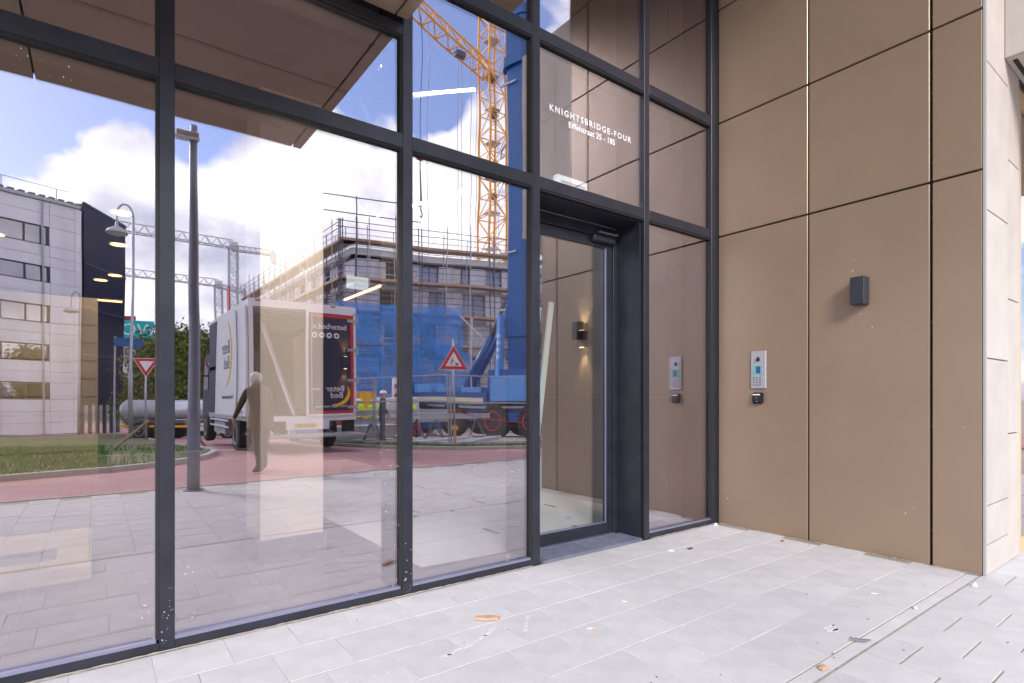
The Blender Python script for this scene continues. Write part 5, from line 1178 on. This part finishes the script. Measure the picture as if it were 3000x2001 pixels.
ch = cb(-4.2, 7.4, -.9, 1.05, 1.1, 1.62).build('chassis', 'crane_blue', mc)
cb(-4.2, 7.2, 1.051, 1.30, 1.50, 1.60).build('side_deck', 'galvanised', ch)
cb(1.2, 6.2, 1.301, 1.33, 1.72, 2.0).build('pale_stripe', 'cream_board', ch); cb(1.0, 6.6, -.9, 1.30, 1.62, 2.25).build('engine_deck', 'crane_blue', ch)
for k in range(3): cb(1.4 + k * 1.75, 2.7 + k * 1.75, .2, 1.25, 2.26, 2.5 + .2 * (k == 2)).build('locker', 'crane_blue_light', ch)
for u in (-3.7, -1.7, .55, 3.35, 5.6):
    for s, sg in ((1.12, 1), (-1.0, -1)): c = cp_(u, s, .86); wheel(mc, c, .86, .5, S * sg, 'rim_red')
for u in (-2.7, -.55, 1.95, 4.5): cb(u - .35, u + .35, 1.06, 1.25, .85, 1.3).build('mudguard', 'crane_blue', ch)
cabm = cb(6.6, 8.1, -.6, 1.2, 1.0, 2.9).build('driver_cab', 'crane_blue', mc); cb(6.8, 7.9, 1.201, 1.22, 1.9, 2.75).build('cab_window', 'far_glass', cabm)
stp = cb(7.2, 7.24, 1.25, 2.0, 1.7, 3.1).build('striped_plate', 'print_white', mc)
for k in range(5): cb(7.17, 7.199, 1.3 + (k % 2) * .3, 1.55 + (k % 2) * .3, 1.75 + k * .26, 1.95 + k * .26).build('red_square', 'sign_red', stp)
# outrigger box with warning stripes
ob = cb(3.9, 4.9, 1.31, 2.1, .35, 1.25).build('outrigger', 'crane_blue', mc)
wp = cb(3.6, 5.3, 2.101, 2.13, .85, 1.35).build('warning_board', 'print_white', ob)
for k in range(5): MB().prism([cp_(3.65 + k * .33, 2.135, .86), cp_(3.82 + k * .33, 2.135, .86), cp_(3.98 + k * .33, 2.135, 1.34), cp_(3.81 + k * .33, 2.135, 1.34)], S * .004).build('stripe', 'sign_red', wp)
MB().tube(cp_(4.4, 1.75, 0.08), cp_(4.4, 1.75, .9), .09, 10).tube(cp_(4.4, 1.75, -.02), cp_(4.4, 1.75, .08), .28, 14).build('jack_leg', 'steel', ob)
# slewing house, counterweight, boom, luffing rams
cb(-2.6, 1.0, -1.2, 1.2, 1.75, 3.3).build('slew_house', 'crane_blue', mc)
cb(-2.2, .6, 1.201, 1.5, 1.85, 3.0).build('crew_cab', 'crane_blue_light', mc)
cb(-4.4, -2.61, -1.25, 1.25, 2.0, 3.4).build('counterweight', 'crane_blue', mc)
MB().tube(cp_(-1.0, 0, 1.6), cp_(-1.0, 0, 1.76), 1.0, 24).build('slew_ring', 'dark_steel', mc)
ob_ = cb(-1.05, .05, 1.51, 1.56, 1.2, 5.2); 
bo = thing_boom = None
def boom_box(u0, u1, s0, s1, za, zb, nm, m_='crane_blue', par=mc):
    b_ = (u1 - u0) * .18
    P = [(u0 + b_, s0), (u1 - b_, s0), (u1, s0 + b_), (u1, s1 - b_), (u1 - b_, s1), (u0 + b_, s1), (u0, s1 - b_), (u0, s0 + b_)]
    return MB().prism([cp_(u, s, za) for u, s in P], (0, 0, zb - za)).build(nm, m_, par)
bm_ = boom_box(-1.05, .15, -.35, .95, 2.4, 19.2, 'boom_base')
boom_box(-1.22, .32, -.5, 1.1, 18.0, 18.45, 'boom_collar', par=bm_); boom_box(-1.2, .30, -.48, 1.08, 20.3, 20.75, 'boom_collar', par=bm_)
boom_box(-1.12, .22, -.42, 1.02, 18.45, 20.3, 'boom_head', par=bm_)
boom_box(-.90, .02, -.22, .82, 20.75, 40.0, 'boom_inner', 'crane_blue_light', par=bm_)
boom_box(-1.15, .25, -.45, 1.05, 4.9, 6.4, 'boom_foot', par=bm_)
for z in (5.2, 6.2, 9.0, 17.2): cb(-.6, .40, .951, 1.02, z, z + .09).build('bracket', 'galvanised', bm_)
MB().path([cp_(.3, .7, 14.4), cp_(.55, .75, 14.1), cp_(.55, .78, 13.75), cp_(.2, .98, 13.7)], .05, 6).build('hose', 'galvanised', bm_)
cb(.16, .3, .1, .5, 19.0, 19.6).build('valve_block', 'dark_steel', bm_); MB().path([cp_(.3, .4, 17.4), cp_(.5, .5, 18.2), cp_(.34, .6, 19.0)], .025, 5).build('cable', 'dark_steel', bm_)
for s in (.0, .75):
    MB().tube(cp_(3.0 - s * .4, s + .1, 2.4), cp_(1.3 - s * .3, s + .1, 5.0), .20, 14).build('ram_barrel', 'crane_blue', mc, smooth=True)
    MB().tube(cp_(1.3 - s * .3, s + .1, 5.0), cp_(.25, s + .1, 6.7), .11, 12).build('ram_rod', 'dark_steel', mc, smooth=True)
MB().beam(cp_(.45, 1.1, 1.9), cp_(.28, 1.1, 6.0), .30, .26).build('boom_strut', 'crane_blue_light', mc)
for k in range(4): MB().tube(cp_(.36 - k * .02, 1.24, 3.9 + k * .35), cp_(.36 - k * .02, 1.245 + .01, 3.9 + k * .35), .12, 12).build('strut_letter', 'print_white', mc)
MB().tube(cp_(2.2, 1.0, 2.2), cp_(2.2, 1.0, 6.0), .04, 6).tube(cp_(1.6, 1.0, 5.0), cp_(3.0, 1.0, 6.2), .03, 6).build('aerial_mast', 'grey_steel', mc)
